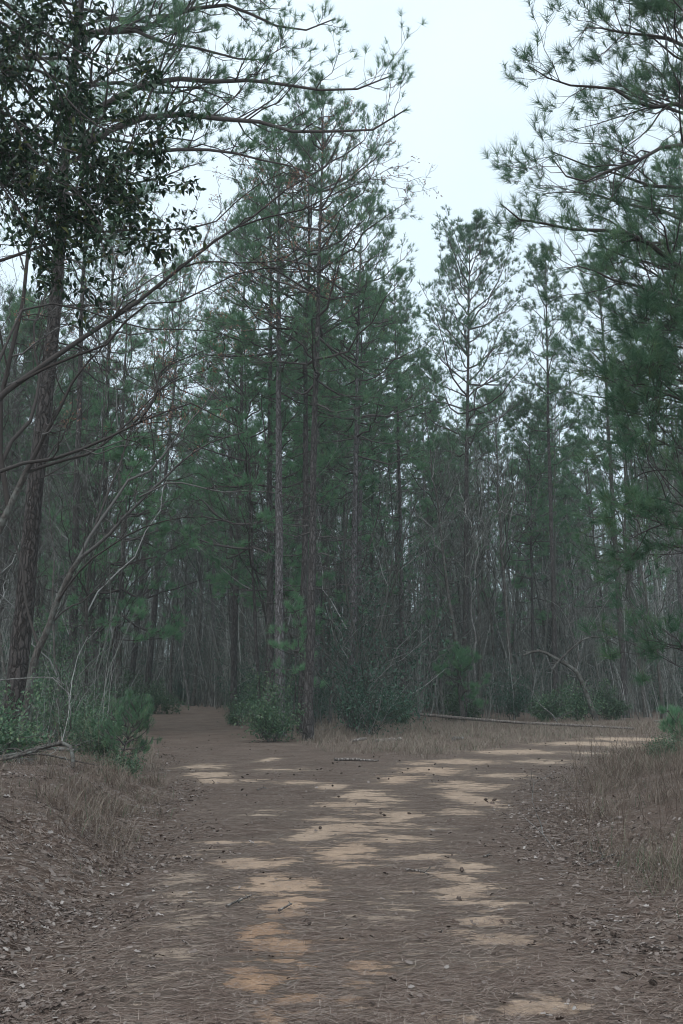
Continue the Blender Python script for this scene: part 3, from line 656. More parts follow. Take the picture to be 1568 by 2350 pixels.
b2 = base(-6.6, 13.2)
traced_tree('bare_maple', 'bare maple reaching in from the left with clusters of rusty seeds', 'bare tree', b2,
  [np.array(b2), at(-160, 1400, 13.2), at(-140, 1250, 13.2), at(-120, 1120, 13.2)], (.13, .07), [
  (trace([(-125, 1180), (-60, 1105), (0, 1084), (30, 1069), (75, 1071), (130, 1051), (200, 1029), (260, 999), (325, 967), (370, 951), (425, 934), (460, 944), (500, 976), (545, 994)], 13.2, 13.6), .034, .006),
  (trace([(325, 967), (330, 949), (355, 909), (362, 889), (375, 849), (415, 829), (470, 800)], 13.45, 13.8), .022, .004),
  (trace([(-120, 1120), (-70, 960), (0, 904), (40, 879), (85, 844), (135, 814), (185, 784), (225, 755), (300, 710), (350, 665), (425, 612), (500, 550), (550, 520), (585, 495), (630, 445), (710, 410), (784, 350), (800, 300)], 13.2, 15.5), .05, .007),
  (trace([(40, 879), (90, 850), (150, 825), (210, 800), (260, 780), (330, 700), (420, 690), (520, 640), (620, 610), (760, 620)], 13.4, 15), .022, .005),
  (trace([(550, 520), (620, 500), (700, 480), (760, 450), (840, 420), (900, 390)], 14.8, 15.5), .016, .004),
  (trace([(425, 612), (480, 600), (560, 605), (640, 600), (700, 560)], 14.4, 15), .014, .004),
  (trace([(-100, 640), (0, 597), (75, 570), (165, 537), (280, 527), (380, 525), (475, 515), (560, 440), (640, 400)], 13, 15), .026, .005),
  (trace([(-60, 960), (20, 780), (60, 700), (150, 690), (260, 720), (360, 745), (470, 745), (560, 770)], 13.2, 15), .024, .005),
 ], 63, M_hard_bark, 12, 5, (.35, 1.15), n4=3, s0=.3, leaf=(M_rust, .22, 4, .060, .018, .035, .35, 'seed_clusters'), lens=1.6, rmin=.0035)

b3 = base(-5.2, 9.6)
traced_tree('evergreen_tree', 'glossy dark leaved evergreen hanging in from the upper left corner', 'evergreen tree', b3,
  [np.array(b3), at(-330, 1200, 9.6), at(-260, 700, 9.6), at(-200, 200, 9.6)], (.14, .06), [
  (trace([(-220, 300), c1(-150, 250), c1(0, 440), c1(80, 590), c1(180, 720), c1(290, 820), c1(380, 910), c1(480, 1060)], 9.6, 9.0), .022, .005),
  (trace([(-210, 200), c1(-100, 60), c1(100, 200), c1(210, 360), c1(330, 500), c1(450, 590), c1(600, 640), c1(720, 620)], 9.6, 8.8), .022, .004),
  (trace([(-240, 560), c1(-120, 780), c1(0, 860), c1(90, 1010), c1(200, 1130), c1(240, 1280)], 9.6, 9.2), .018, .004),
  (trace([(-200, 100), c1(-100, -60), c1(30, 20), c1(200, 150), c1(350, 210), c1(480, 290), c1(600, 360), c1(700, 450)], 9.6, 9.0), .02, .004),
  (trace([(-200, 300), c1(-50, 480), c1(200, 640), c1(400, 700), c1(560, 750), c1(700, 800), c1(850, 830), c1(900, 805)], 9.6, 9.0), .018, .003),
  (trace([(-220, 400), c1(0, 700), c1(250, 850), c1(470, 880), c1(640, 920), c1(750, 1050), c1(850, 1080), c1(930, 1060)], 9.6, 9.0), .018, .003),
  (trace([(-200, 60), c1(-150, -160), c1(0, -140), c1(150, -60), c1(270, 60), c1(350, 100)], 9.6, 9.4), .018, .004),
  (trace([(-230, 380), c1(-60, 640), c1(100, 900), c1(300, 1000), c1(480, 1080), c1(640, 1120), c1(690, 1160)], 9.6, 9.0), .016, .003),
  (trace([(-240, 520), c1(-60, 800), c1(160, 1120), c1(330, 1180), c1(400, 1330), c1(380, 1420)], 9.6, 9.2), .014, .003),
  (trace([(-240, 500), c1(-60, 620), c1(30, 760), c1(150, 850), c1(230, 960), c1(300, 1080)], 9.6, 10.2), .016, .003),
  (trace([(-220, 250), c1(-80, 240), c1(60, 330), c1(220, 470), c1(400, 540), c1(560, 560)], 9.6, 10.4), .018, .003),
 ], 64, M_hard_bark, 17, 8, (.30, .95), n4=0, s0=.22, leaf=(M_holly, .54, 3, .095, .042, .05, .45, 'foliage'), lens=1.0, rmin=.003, twig_mat=M_branch)

# ------------------------------------------------------------------ shrubs
broad_bush('shrub', 'rounded evergreen shrub at the foot of the reddish pine', base(-2.1, 30.3), 1.6, 1.8, 71, 16, 8, 2, .11, .048, jit=.08)
broad_bush('shrub', 'taller loose shrub behind the rounded one at the fork', base(-2.5, 33), 2.8, 2.2, 72, 10, 7, 2, .11, .05, jit=.1)
broad_bush('holly_thicket', 'dark tall holly thicket between the pines right of the fork', base(.5, 36.5), 9.0, 6.0, 73, 20, 10, 2, .14, .065, M_holly_far, 'evergreen tree', jit=.2)
broad_bush('shrub', 'dark low shrub spreading under the holly thicket', base(1.0, 34.2), 2.0, 4.6, 74, 14, 8, 2, .12, .055, M_holly_far, jit=.14)
broad_bush('shrub', 'leafy green shrub beside the leaning bare tree', base(-6.2, 18.3), 1.5, 1.6, 75, 10, 7, 2, .085, .036)
broad_bush('shrub', 'bushy shrub at the bend where the left track begins', base(-7.6, 27.0), 2.0, 2.2, 76, 12, 8, 2, .10, .042, jit=.09)
broad_bush('shrub', 'upright leafy shrub nearest the left track edge', base(-6.2, 25.0), 1.4, 1.3, 77, 9, 7, 2, .09, .038, jit=.08)
for i, (x_, y_, h_, w_, lb) in enumerate([(-6.9, 29.5, 1.7, 2.0, 'airy green shrub at the left edge of the left track'), (-8.3, 24.0, 1.9, 2.0, 'loose leafy shrub between the plated pine and the track'), (-5.3, 22.6, 1.0, 1.3, 'low green shrub in the grass before the left track'),
        (-8.0, 32.5, 1.6, 1.8, 'small leafy shrub beside the track under the young pine'), (-7.6, 21.0, 1.2, 1.4, 'green shrub just behind the plated pine foot'), (-4.4, 43.2, 1.0, 1.6, 'low shrub at the foot of the solitary dark pine'), (-5.4, 17.0, .8, 1.1, 'leafy shrub behind the gnarled dead branch')]):
    broad_bush('shrub', lb, base(x_, y_), h_, w_, 180 + i, 10, 8, 2, .085, .038, jit=.1)
broad_bush('shrub', 'tall thin shrub with pale leaves behind the left track bushes', base(-9.3, 33), 4.2, 2.4, 78, 14, 9, 4, .10, .045)
broad_bush('shrub', 'shrub overhanging the far left track', base(-9.0, 38), 2.6, 2.8, 79, 16, 9, 4, .10, .045)
broad_bush('shrub', 'small weedy shrub in the grass left of the track', base(-4.9, 20.5), 1.0, 1.2, 80, 12, 8, 3, .06, .026)
broad_bush('shrub', 'green shrub between pine feet across the left track', base(-10.2, 56), 1.7, 2.6, 81, 14, 8, 4, .12, .055)
broad_bush('shrub', 'low shrub by the slim pine at the log end', base(2.1, 42.5), 1.5, 1.8, 82, 12, 8, 4, .11, .05)
broad_bush('shrub', 'green shrub behind the right end of the long fallen log', base(9.6, 46.5), 1.4, 2.4, 83, 14, 8, 4, .12, .055)
broad_bush('shrub', 'shrub behind the narrow crowned pine', base(12.9, 49), 1.7, 2.0, 84, 12, 8, 4, .12, .055)
broad_bush('shrub', 'wispy green weed clump on the crest of the right bank', base(6.9, 21.6), .5, .9, 85, 12, 7, 3, .06, .02)
broad_bush('shrub', 'small leafy clump at the foot of the left bank', base(-3.7, 17.4), .4, .9, 86, 12, 6, 3, .05, .025)

# ------------------------------------------------------------------ the wood behind: individuals
rs = np.random.default_rng(900)
FP = 'slender pines in the wood behind'; FB = 'grey bare trees in the wood behind'; FS = 'thin bare saplings in the undergrowth'; FU = 'evergreen shrubs under the wood'
LPn = 'slender straight pine among many like it in the dense wood behind the fork'
LBn = 'grey leafless tree among many like it in the dense wood behind the fork'
LSn = 'thin leafless sapling among many like it at the edge of the wood'
LUn = 'dark evergreen shrub among many like it under the wood'
Z = np.zeros(3)
pp = [pine('slender_pine', LPn, (0, 0, 0), (rs.normal() * .5, rs.normal() * .5, h), r, cb, lm, 38, 6, 5, 12, .32, .030, 200 + i, FP, dead=22, dead_len=2.0, sides=8, tw_min=.008, bark_mat=(M_pine_bark, M_pine_bark_grey)[i % 2], elev=(.05, .95))
      for i, (h, r, cb, lm) in enumerate([(22, .15, .55, 3.0), (24, .17, .6, 3.2), (20, .12, .52, 2.6), (25, .19, .58, 3.4), (18, .10, .45, 2.5)])]
bp_ = [bare_tree('bare_hardwood', LBn, (0, 0, 0), (rs.normal() * .8, rs.normal() * .8, h), r, 15, 7, 6, 300 + i, FB, (M_hard_bark, M_pale_bark)[i % 2], .28, (.14, .36), .010, twig_mat=(M_twig, M_brush)[i % 2])
      for i, (h, r) in enumerate([(17, .13), (15, .09), (19, .15), (14, .08), (16, .11)])]
sp_ = [bare_tree('bare_sapling', LSn, (0, 0, 0), (rs.normal() * .5, rs.normal() * .5, h), r, 12, 6, 4, 400 + i, FS, (M_hard_bark, M_pale_bark)[i % 2], .2, (.2, .5), .006, twig_mat=(M_twig, M_brush)[i % 2])
      for i, (h, r) in enumerate([(7, .035), (9, .05), (5.5, .028), (8, .04)])]
tp_ = [bare_tree('young_hardwood', LSn, (0, 0, 0), (rs.normal() * 1.2, rs.normal() * 1.2, h), r, 16, 8, 6, 450 + i, 'young bare hardwoods by the left track', M_hard_bark, .16, (.2, .5), .006)
      for i, (h, r) in enumerate([(12, .06), (10, .05), (13, .07)])]
up_ = [broad_bush('wood_shrub', LUn, (0, 0, 0), h, w_, 500 + i, 11, 8, 3, .14, .065, (M_shrub, M_holly_far)[i % 2], group=FU, jit=.14)
      for i, (h, w_) in enumerate([(2.2, 2.4), (3.6, 2.6), (1.5, 2.0), (5.0, 2.6)])]
used = {}; HT = {}
def where(x, y):
    l = side_l(np.array([x]), np.array([y]))[0]
    if l > 0: z = 'left of the left track'
    elif x < 2.5: z = 'between the two tracks'
    elif x < .17 * y: z = 'behind the long fallen log'
    else: z = 'above the right track'
    return z, ('at the front of' if y < 56 else 'in the middle of' if y < 78 else 'deep in')
def put(protos, x, y, smin=.85, smax=1.15, tilt=.02):
    p = protos[rs.integers(len(protos))]; s = rs.uniform(smin, smax)
    u = 784 + x / y * 2258; el_ = np.interp(u, [0, 880, 950, 1330, 1400, 1568], [23, 23, 18, 17, 19.5, 20]) + rs.normal() * 1.2 + (0 if protos is pp else 1)
    top_ = max(v.co.z for v in p.children[0].data.vertices) if p.name not in HT else HT[p.name]; HT[p.name] = top_
    s = max(.5, min(s, (CAM_H + math.tan(math.radians(el_)) * y) / top_))
    if protos is pp and s < .74: return False
    a = rs.uniform(0, 6.283); tl = rs.normal(size=2) * tilt
    if p.name not in used:
        used[p.name] = 1; o = p; p.location = base(x, y, .05); p.rotation_euler = (tl[0], tl[1], a); p.scale = (s,) * 3
    else: o = dup(p, base(x, y, .05), a, s, tl)
    i = protos.index(p); z, dp = where(x, y)
    if protos is pp: q = ('reddish brown barked', 'tall grey barked', 'short brown barked', 'stout grey barked', 'thin low crowned')[i] + ' pine'
    elif protos is bp_: q = 'grey leafless tree' if i % 2 == 0 else 'pale barked leafless tree'
    elif protos is tp_: q = ('young dark stemmed bare hardwood', 'small dark stemmed bare hardwood', 'taller dark stemmed bare hardwood')[i]
    elif protos is sp_: q = 'thin dark leafless sapling' if i % 2 == 0 else 'thin pale leafless sapling'
    else: q = ('light green shrub', 'tall dark evergreen shrub', 'low light green shrub', 'tallest dark evergreen shrub')[i]
    o['label'] = '%s %s the wood %s' % (q, dp, z); o['group'] = o['group'].split(',')[0] + ', ' + z
def okv(x, y, near):
    l = side_l(x, y)
    front = np.where(l > 1.0, 24. if near else 33., np.where(x < 3.2, 39.5 + np.maximum(0, x) * 1.5, np.maximum(46.5, 44 + x * .16)))
    return (np.abs(x) < .36 * y + 2.5) & (track_d(x, y) > 1.3) & (y > front)
taken = [(-7.15, 22), (6.9, 14.2), (-1, 31), (-2, 33.4), (.35, 37.5), (2.7, 44), (6.3, 52), (11, 52), (14.3, 51), (-4.75, 44.5), (-9.6, 36)]
def scatter(protos, n, dmin, dmax, gapd, near=False, power=1.0, thin=False, **k):
    y = dmin + (dmax - dmin) * rs.random(12000) ** power; x = rs.uniform(-1, 1, 12000) * (.36 * y + 2)
    m_ = okv(x, y, near); c = 0
    if thin: m_ &= (x < .06 * y) | (rs.random(12000) < .5)
    for a, b in zip(x[m_], y[m_]):
        q = np.array(taken)
        if ((q[:, 0] - a) ** 2 + (q[:, 1] - b) ** 2).min() < gapd ** 2: continue
        if put(protos, a, b, **k) is False: continue
        taken.append((a, b)); c += 1
        if c >= n: break
scatter(pp, 125, 40, 112, 1.6, power=.8, thin=True)
scatter(bp_, 130, 38, 105, 1.0, power=.9)
scatter(sp_, 110, 36, 90, .7, True, power=1.0, tilt=.08)
scatter(tp_, 12, 30, 44, 1.5, True, power=.8, tilt=.09)
scatter(up_, 70, 34, 85, 1.0, True, power=1.1, smin=.7, smax=1.2)

# ------------------------------------------------------------------ far wood, undergrowth: masses nobody could count
def far_wood():
    rng = np.random.default_rng(950); tb = Tubes(); n = 900
    y = 108 + 80 * rng.random(n); x = rng.uniform(-1, 1, n) * (.38 * y + 6); z = hz(x, y)
    keep = track_d(x, y) > 1; x, y, z = x[keep], y[keep], z[keep]; n = len(x)
    H = rng.uniform(15, 24, n); t = np.linspace(0, 1, 4)
    P = np.stack([x[:, None] + rng.normal(size=n)[:, None] * .5 * t, y[:, None] + 0 * t, z[:, None] - .1 + H[:, None] * t], 2)
    tb.add(P, rng.uniform(.07, .17, n)[:, None] * (1 - .8 * t), 5)
    S, RS = sprout(rng, P, np.full((n, 4), .04), 12, .3, .95, .6, 1.3, .08, .2, 4, .15, .05, .1, .3, .6, .02); tb.add(S, RS, 3)
    V, F, A_ = tb.arrays(rng)
    o = mesh_obj('far_wood', V, [F], M_twig, None, {'rnd': A_}, True)
    tag(o, 'far wood of grey trunks closing the view beyond the fork', 'wood', kind='stuff')
    pick = rng.random(len(S)) < .62; c = np.concatenate([S[pick, -1], S[pick, 2], P[:, -1]]); ax = unit(np.concatenate([np.repeat((S[pick, -1] - S[pick, 0]), 1, 0), S[pick, -1] - S[pick, 0], np.tile(UP, (n, 1))]) + np.array([0, 0, .4]))
    V, F, rn = tufts(rng, c, ax, 16, .8, .075, back=.6)
    o2 = mesh_obj('far_wood_crowns', V, [F], M_needle, None, {'rnd': rn}); o2.parent = o; o2.name = 'foliage'
    o2['kind'] = 'stuff'
far_wood()

def undergrowth():
    rng = np.random.default_rng(960); n = 9000
    y = 24 + 76 * rng.random(n) ** .9; x = rng.uniform(-1, 1, n) * (.37 * y + 1)
    keep = okv(x, y - 1.5, True); x, y = x[keep], y[keep]; n = len(x); z = hz(x, y)
    H = rng.gamma(2.0, .75, n) + .3; t = np.linspace(0, 1, 5); ln = rng.normal(size=(n, 2)) * .17
    W = np.cumsum(rng.normal(size=(n, 5, 3)), 1) * .03; W -= W[:, :1]
    P = np.stack([x[:, None] + H[:, None] * ln[:, :1] * t ** 1.5, y[:, None] + H[:, None] * ln[:, 1:] * t ** 1.5, z[:, None] - .03 + H[:, None] * t], 2) + W * H[:, None, None]
    R = (.004 + .0035 * H)[:, None] * (1 - .7 * t); tb = Tubes(); tb.add(P, R, 3)
    S, RS = sprout(rng, P, R, 5, .25, .98, .4, 1.1, .2, .5, 4, .05, .06, .1, .4, .6, .004); tb.add(S, RS, 3)
    V, F, A_ = tb.arrays(rng)
    o = mesh_obj('undergrowth', V, [F], M_brush, None, {'rnd': A_}, False)
    tag(o, 'tangle of thin grey stems along the foot of the wood', 'undergrowth', kind='stuff')
undergrowth()
def thicket():
    rng = np.random.default_rng(965); n = 7000
    y = 56 + 60 * rng.random(n); x = rng.uniform(-1, 1, n) * (.37 * y + 1); k = okv(x, y, False); x, y = x[k], y[k]; n = len(x); z = hz(x, y)
    H = rng.gamma(3.0, 1.5, n) + .5; t = np.linspace(0, 1, 4); ln = rng.normal(size=(n, 2)) * .15
    W = np.cumsum(rng.normal(size=(n, 4, 3)), 1) * .03; W -= W[:, :1]
    P = np.stack([x[:, None] + H[:, None] * ln[:, :1] * t, y[:, None] + H[:, None] * ln[:, 1:] * t, z[:, None] - .03 + H[:, None] * t], 2) + W * H[:, None, None]
    R = (.008 + .005 * H)[:, None] * (1 - .7 * t); tb = Tubes(); tb.add(P, R, 3)
    S, RS = sprout(rng, P, R, 7, .15, .98, .5, 1.5, .15, .5, 4, .05, .09, .1, .4, .6, .009); tb.add(S, RS, 3)
    V, F, A_ = tb.arrays(rng)
    pick = rng.random(len(S)) < .10; LV, LF, lr = leaves(rng, S[pick, -1], unit(S[pick, -1] - S[pick, 0]), 9, .20, .09, .22)
    tk = mesh_obj('thicket', V, [F], M_brush, None, {'rnd': A_}, False); mesh_obj('foliage', LV, [LF], M_holly_far, tk, {'rnd': lr})['kind'] = 'stuff'
    tag(tk, 'grey tangle of bare brush deep in the wood behind the fork', 'thicket', kind='stuff')
thicket()

# ------------------------------------------------------------------ ground cover
def ground_normal(x, y, e=.05):
    return unit(np.stack([-(hz(x + e, y) - hz(x - e, y)) / (2 * e), -(hz(x, y + e) - hz(x, y - e)) / (2 * e), np.ones_like(x)], 1))
def pine_straw(n):
    rng = np.random.default_rng(970)
    y = 4.2 + 26 * rng.random(n) ** 1.7; x = rng.uniform(-1, 1, n) * (.40 * y + .4)
    s, _ = sand_at(x, y); drift = fbm(x * 1.6, y * 3.2, 51)
    keep = (rng.random(n) > np.clip(s * 1.1 - .15, 0, .72)) & (drift + rng.normal(size=n) * .12 > .34); x, y = x[keep], y[keep]; k = len(x)
    z = hz(x, y); a = rng.normal(size=k) * .75 + np.where(rng.random(k) < .25, 1.2, 0); l = rng.uniform(.08, .2, k); far = 1 + y / 12
    nr = ground_normal(x, y)
    D = unit(np.stack([np.cos(a), np.sin(a), rng.normal(size=k) * .10], 1)); D = unit(D - .9 * (D * nr).sum(1, keepdims=True) * nr)
    S = np.cross(nr, D) * (.0012 * far)[:, None]
    b = np.stack([x, y, z + rng.uniform(.003, .016, k)], 1)
    V = np.stack([b - S, b + S, b + D * l[:, None]], 1).reshape(-1, 3)
    o = mesh_obj('pine_straw', V, [np.arange(k * 3).reshape(-1, 3)], M_straw, None, {'rnd': np.repeat(rng.random(k), 3)})
    tag(o, 'brown fallen pine needles strewn over the track', 'pine straw', kind='stuff')
pine_straw(330000)
def leaf_litter(n):
    rng = np.random.default_rng(980)
    y = 4.2 + 26 * rng.random(n) ** 1.5; x = rng.uniform(-1, 1, n) * (.40 * y + .4)
    l, r = side_l(x, y), side_r(x, y); tr_ = track_d(x, y)
    p = .035 + .85 * np.exp(-((l - .45) / .75) ** 2) + .85 * np.exp(-((r - .45) / .55) ** 2) + .30 * smooth(.5, 1.5, l) + .16 * smooth(.8, 2, r) + .10 * smooth(0, .8, tr_)
    p = p * (.25 + 1.5 * smooth(.36, .60, fbm(x * 1.3, y * 1.3, 61)))
    s, _ = sand_at(x, y); p = p * np.clip(1.1 - s, .1, 1)
    k_ = rng.random(n) < p; x, y = x[k_], y[k_]; k = len(x)
    a = rng.uniform(0, 6.283, k); nr = unit(ground_normal(x, y) + rng.normal(size=(k, 3)) * .28)
    d = np.stack([np.cos(a), np.sin(a), np.zeros(k)], 1); d = unit(d - (d * nr).sum(1, keepdims=True) * nr); s_ = np.cross(nr, d)
    L = (.015 + rng.gamma(2.2, .008, k))[:, None]; Wd = L * rng.uniform(.45, .8, k)[:, None]; cu = rng.uniform(-.1, .55, k)[:, None]
    c = np.stack([x, y, hz(x, y) + rng.uniform(.006, .022, k)], 1)
    # lobed outline: eight points round a raised midrib
    pts = [c - d * L * .55, c - d * L * .25 + s_ * Wd * .42 + nr * Wd * cu * .6, c + d * L * .02 + s_ * Wd * .26 + nr * Wd * cu * .25, c + d * L * .22 + s_ * Wd * .5 + nr * Wd * cu * .8,
           c + d * L * .6 + nr * L * cu * .25, c + d * L * .22 - s_ * Wd * .5 + nr * Wd * cu * .8, c + d * L * .02 - s_ * Wd * .26 + nr * Wd * cu * .25, c - d * L * .25 - s_ * Wd * .42 + nr * Wd * cu * .6]
    V = np.stack(pts, 1).reshape(-1, 3); o_ = (np.arange(k) * 8)[:, None]
    F = np.concatenate([o_ + [[0, 1, 2]], o_ + [[2, 3, 4]], o_ + [[4, 5, 6]], o_ + [[6, 7, 0]]]); F4 = o_ + [[0, 2, 4, 6]]
    o = mesh_obj('leaf_litter', V, [F, F4], M_litter, None, {'rnd': np.repeat(np.clip(rng.random(k) ** 1.1, 0, 1), 8)})
    tag(o, 'curled pale dead leaves gathered along both track edges', 'leaf litter', kind='stuff')
leaf_litter(130000)

def blades(rng, x, y, h, wd, lean=.35, col=None):
    k = len(x); a = rng.uniform(0, 6.283, k); ln = rng.gamma(2, lean / 2, k)
    b = np.stack([x, y, hz(x, y) - .01], 1); d = np.stack([np.cos(a), np.sin(a), np.zeros(k)], 1)
    sd_ = np.stack([-np.sin(a + .6), np.cos(a + .6), np.zeros(k)], 1) * (wd * .5)[:, None]; h = h[:, None]; ln = ln[:, None]
    m1 = b + UP * h * .55 + d * h * ln * .35; tip = b + UP * h * (1 - .25 * np.minimum(ln, 1.6)) + d * h * ln
    V = np.stack([b - sd_, b + sd_, m1 + sd_ * .8, m1 - sd_ * .8, tip], 1).reshape(-1, 3); o_ = (np.arange(k) * 5)[:, None]
    return V, o_ + [[0, 1, 2, 3]], o_ + [[3, 2, 4]], np.repeat(rng.random(k) if col is None else col, 5)
def grass():
    rng = np.random.default_rng(990); n = 520000
    y = 5 + 42 * rng.random(n) ** 1.45; x = rng.uniform(-1, 1, n) * (.385 * y + .6)
    l, r, tr_ = side_l(x, y), side_r(x, y), track_d(x, y)
    cl_ = fbm(x * 1.7, y * 1.7, 71); big = fbm(x * .45, y * .45, 72)
    p = .62 * smooth(.3, 1.3, r) * smooth(36, 31, y) * smooth(.34, .60, cl_ + (big - .47) * .6)
    mid = (l < 0) & (y > 19) & (r < 0)
    p = np.where(mid, .55 * smooth(.05, .9, tr_) * smooth(50, 42, y) * smooth(.28, .5, cl_), p)
    p = np.where((r > 0) & (y > 34), .4 * smooth(.2, 1, tr_) * smooth(.3, .5, cl_), p)
    p = np.where(l > 0, .6 * smooth(.05, .5, l) * smooth(3.2, 1.0, l) * smooth(8, 12, y) * smooth(.36, .56, cl_), p)
    p = p * (.25 + .75 * smooth(5, 11, y))
    k_ = rng.random(n) < p; x, y = x[k_], y[k_]; cl_ = cl_[k_]; big = big[k_]; r = r[k_]
    h = rng.gamma(4, .045, len(x)) * (.6 + 1.1 * smooth(.3, .65, cl_)) + .05; h = np.where(r > 0, h * np.where(rng.random(len(x)) < .06, 1.5, .72), h * np.where(y > 19, .62, .6))
    col = np.clip(rng.random(len(x)) * .78 + .28 * smooth(.55, .75, big) * rng.random(len(x)) + (rng.random(len(x)) < .07) * .5, 0, 1)
    vg = (r <= 0) & (y > 18); col = np.where(vg & (col < .8), .38 + .42 * rng.random(len(x)), col)
    V, F4, F3, rn = blades(rng, x, y, h, .0022 + .00022 * y, .95, col)
    o = mesh_obj('grass', V, [F4, F3], M_grass, None, {'rnd': rn})
    tag(o, 'dry tan grass on the banks and the verge of the fork', 'grass', kind='stuff')
    # stalks of weeds and broom sedge
    m_ = 1500; y = 9 + 24 * rng.random(m_); x = rng.uniform(-1, 1, m_) * (.37 * y + .4); r = side_r(x, y); l = side_l(x, y)
    k_ = ((r > .8) & (rng.random(m_) < .8)) | ((l > .5) & (y > 15) & (rng.random(m_) < .2)); x, y = x[k_], y[k_]; k = len(x)
    H = rng.uniform(.35, 1.0, k); t = np.linspace(0, 1, 5); ln = rng.normal(size=(k, 2)) * .22
    P = np.stack([x[:, None] + H[:, None] * ln[:, :1] * t ** 1.6, y[:, None] + H[:, None] * ln[:, 1:] * t ** 1.6, hz(x, y)[:, None] + H[:, None] * t], 2)
    R = np.full((k, 5), .0028) * (1 - .5 * t); tb = Tubes(); tb.add(P, R, 3); S, RS = sprout(rng, P, R, 4, .4, 1, .3, .8, .1, .3, 3, .1, .05, .1, .3, .8, .0016); tb.add(S, RS, 3)
    V, F, A_ = tb.arrays(rng)
    o = mesh_obj('weed_stalks', V, [F], M_grass, None, {'rnd': A_ * .7})
    tag(o, 'thin upright dead weed stalks standing in the grass', 'weeds', kind='stuff')
grass()

# ------------------------------------------------------------------ fallen wood
def fallen(name, label, cat, lines, seed, mat, sides=8, twigs=0, group=None, tl=(.2, .5), wob=.012):
    """lines: (points, r0, r1); the first is the log or stem, the rest its limbs"""
    rng = np.random.default_rng(seed); p0 = np.asarray(lines[0][0][0], float)
    root = thing(name, label, cat, p0, group)
    Ps, Rs = [], []
    for i, (pts, ra, rb) in enumerate(lines):
        q = resample(np.asarray(pts, float) - p0, 14); q[1:] += np.cumsum(rng.normal(size=(13, 3)), 0) * wob * (ra * 8)
        r = np.linspace(ra, rb, 14) * (1 + rng.normal(size=14) * .06); tb = Tubes(); tb.add(q, r, sides)
        e = np.stack([q[0], q[0] + unit(q[0] - q[1]) * ra * .06]); tb.add(np.stack([e[0], e[1], e[1] + unit(q[0] - q[1]) * .001]), np.array([ra, ra * .86, .001]), sides)
        tb.build('stem' if i == 0 else 'limb', mat, root, rng); Ps.append(q); Rs.append(r)
    if twigs:
        tb = Tubes(); S, RS = sprout(rng, np.stack(Ps), np.stack(Rs), twigs, .15, 1, .4, 1.1, tl[0], tl[1], 6, .05, .07, .2, .4, .4, .004); tb.add(S, RS, 4)
        S2, R2 = sprout(rng, S, RS, 3, .3, 1, .3, 1, .25, .6, 4, 0, .07, .2, .4, .5, .003); tb.add(S2, R2, 3); tb.build('twigs', M_twig, root, rng)
    return root
def lay(pts, lift=.03):
    out = []
    for u, v in pts:
        x, y = gnd(u, v); out.append(np.array((x, y, float(hz(x, y)[0]) + lift)))
    return out
def line(x0, y0, x1, y1, n, l0, l1):
    t = np.linspace(0, 1, n); xs = x0 + (x1 - x0) * t; ys = y0 + (y1 - y0) * t; return [np.array((a, b, c + l0 + (l1 - l0) * q)) for a, b, c, q in zip(xs, ys, hz(xs, ys), t)]
fallen('fallen_log', 'long thin fallen trunk lying across the grass behind the right track', 'log', [(line(3.2, 47.5, 10.6, 36.9, 7, .30, .12), .07, .04)], 601, M_dead)
fallen('fallen_log', 'thin fallen trunk near the right edge beyond the right track', 'log', [(line(13.6, 44.2, 17.2, 41.2, 5, .12, .06), .06, .03)], 602, M_dead)
fallen('fallen_log', 'short dark broken log in the grass right of the fork', 'log', [(lay([(857, 1704), (890, 1702), (922, 1699)], .05), .06, .05)], 603, M_dead)
fallen('fallen_log', 'grey log piece just left of the short dark broken log', 'log', [(lay([(806, 1702), (822, 1700), (838, 1697)], .05), .055, .05)], 604, M_dead)
fallen('fallen_branch', 'dark weathered branch lying at the tip of the grass verge', 'branch', [(lay([(767, 1746), (800, 1745), (835, 1747), (868, 1748)], .035), .038, .018)], 605, M_dead)
fallen('wood_chunk', 'small pale broken piece of wood in the middle verge', 'log', [(lay([(1040, 1699), (1062, 1698)], .05), .06, .045)], 606, M_pale_bark)
fallen('fallen_log', 'pale fallen branch on the ground beside the thick plated pine', 'log', [(lay([(90, 1722), (174, 1727), (232, 1730)], .05), .05, .03)], 607, M_pale_bark)
g = lambda p, d: trace([r1(*q) for q in p], d, d)
def settle(pts, lift):
    return [np.array((p[0], p[1], float(hz(p[0], p[1])[0]) + l_)) for p, l_ in zip(pts, lift)]
fallen('dead_branch', 'gnarled dead branch arching off the left bank', 'branch', [
  (settle([(-5.9, 15.4), (-5.35, 15.3), (-4.95, 15.5), (-4.6, 15.3), (-4.35, 15.4), (-4.15, 15.3), (-4.02, 15.2), (-3.98, 15.05)], [.05, .09, .12, .2, .3, .33, .2, 0]), .04, .026),
  (settle([(-5.9, 14.9), (-5.4, 15.0), (-4.9, 15.0), (-4.5, 15.15)], [.04, .07, .1, .22]), .034, .018),
  (settle([(-5.0, 15.5), (-4.6, 15.7), (-4.3, 15.9), (-3.8, 16.0)], [.12, .16, .12, .08]), .02, .008)], 608, M_hard_bark, 8, 5, tl=(.2, .5), wob=.02)
fallen('arching_branch', 'thin pale bare branch arching over at the left edge', 'branch', [(trace([(-120, 1600), (0, 1561), (45, 1557), (120, 1554), (150, 1569), (157, 1590), (163, 1634), (162, 1673), (150, 1700)], 13.5, 13.5), .013, .005),
  (trace([(120, 1554), (140, 1575), (165, 1598)], 13.5, 13.2), .008, .004)], 609, M_pale_bark, 6, 2, tl=(.1, .25), wob=.004)
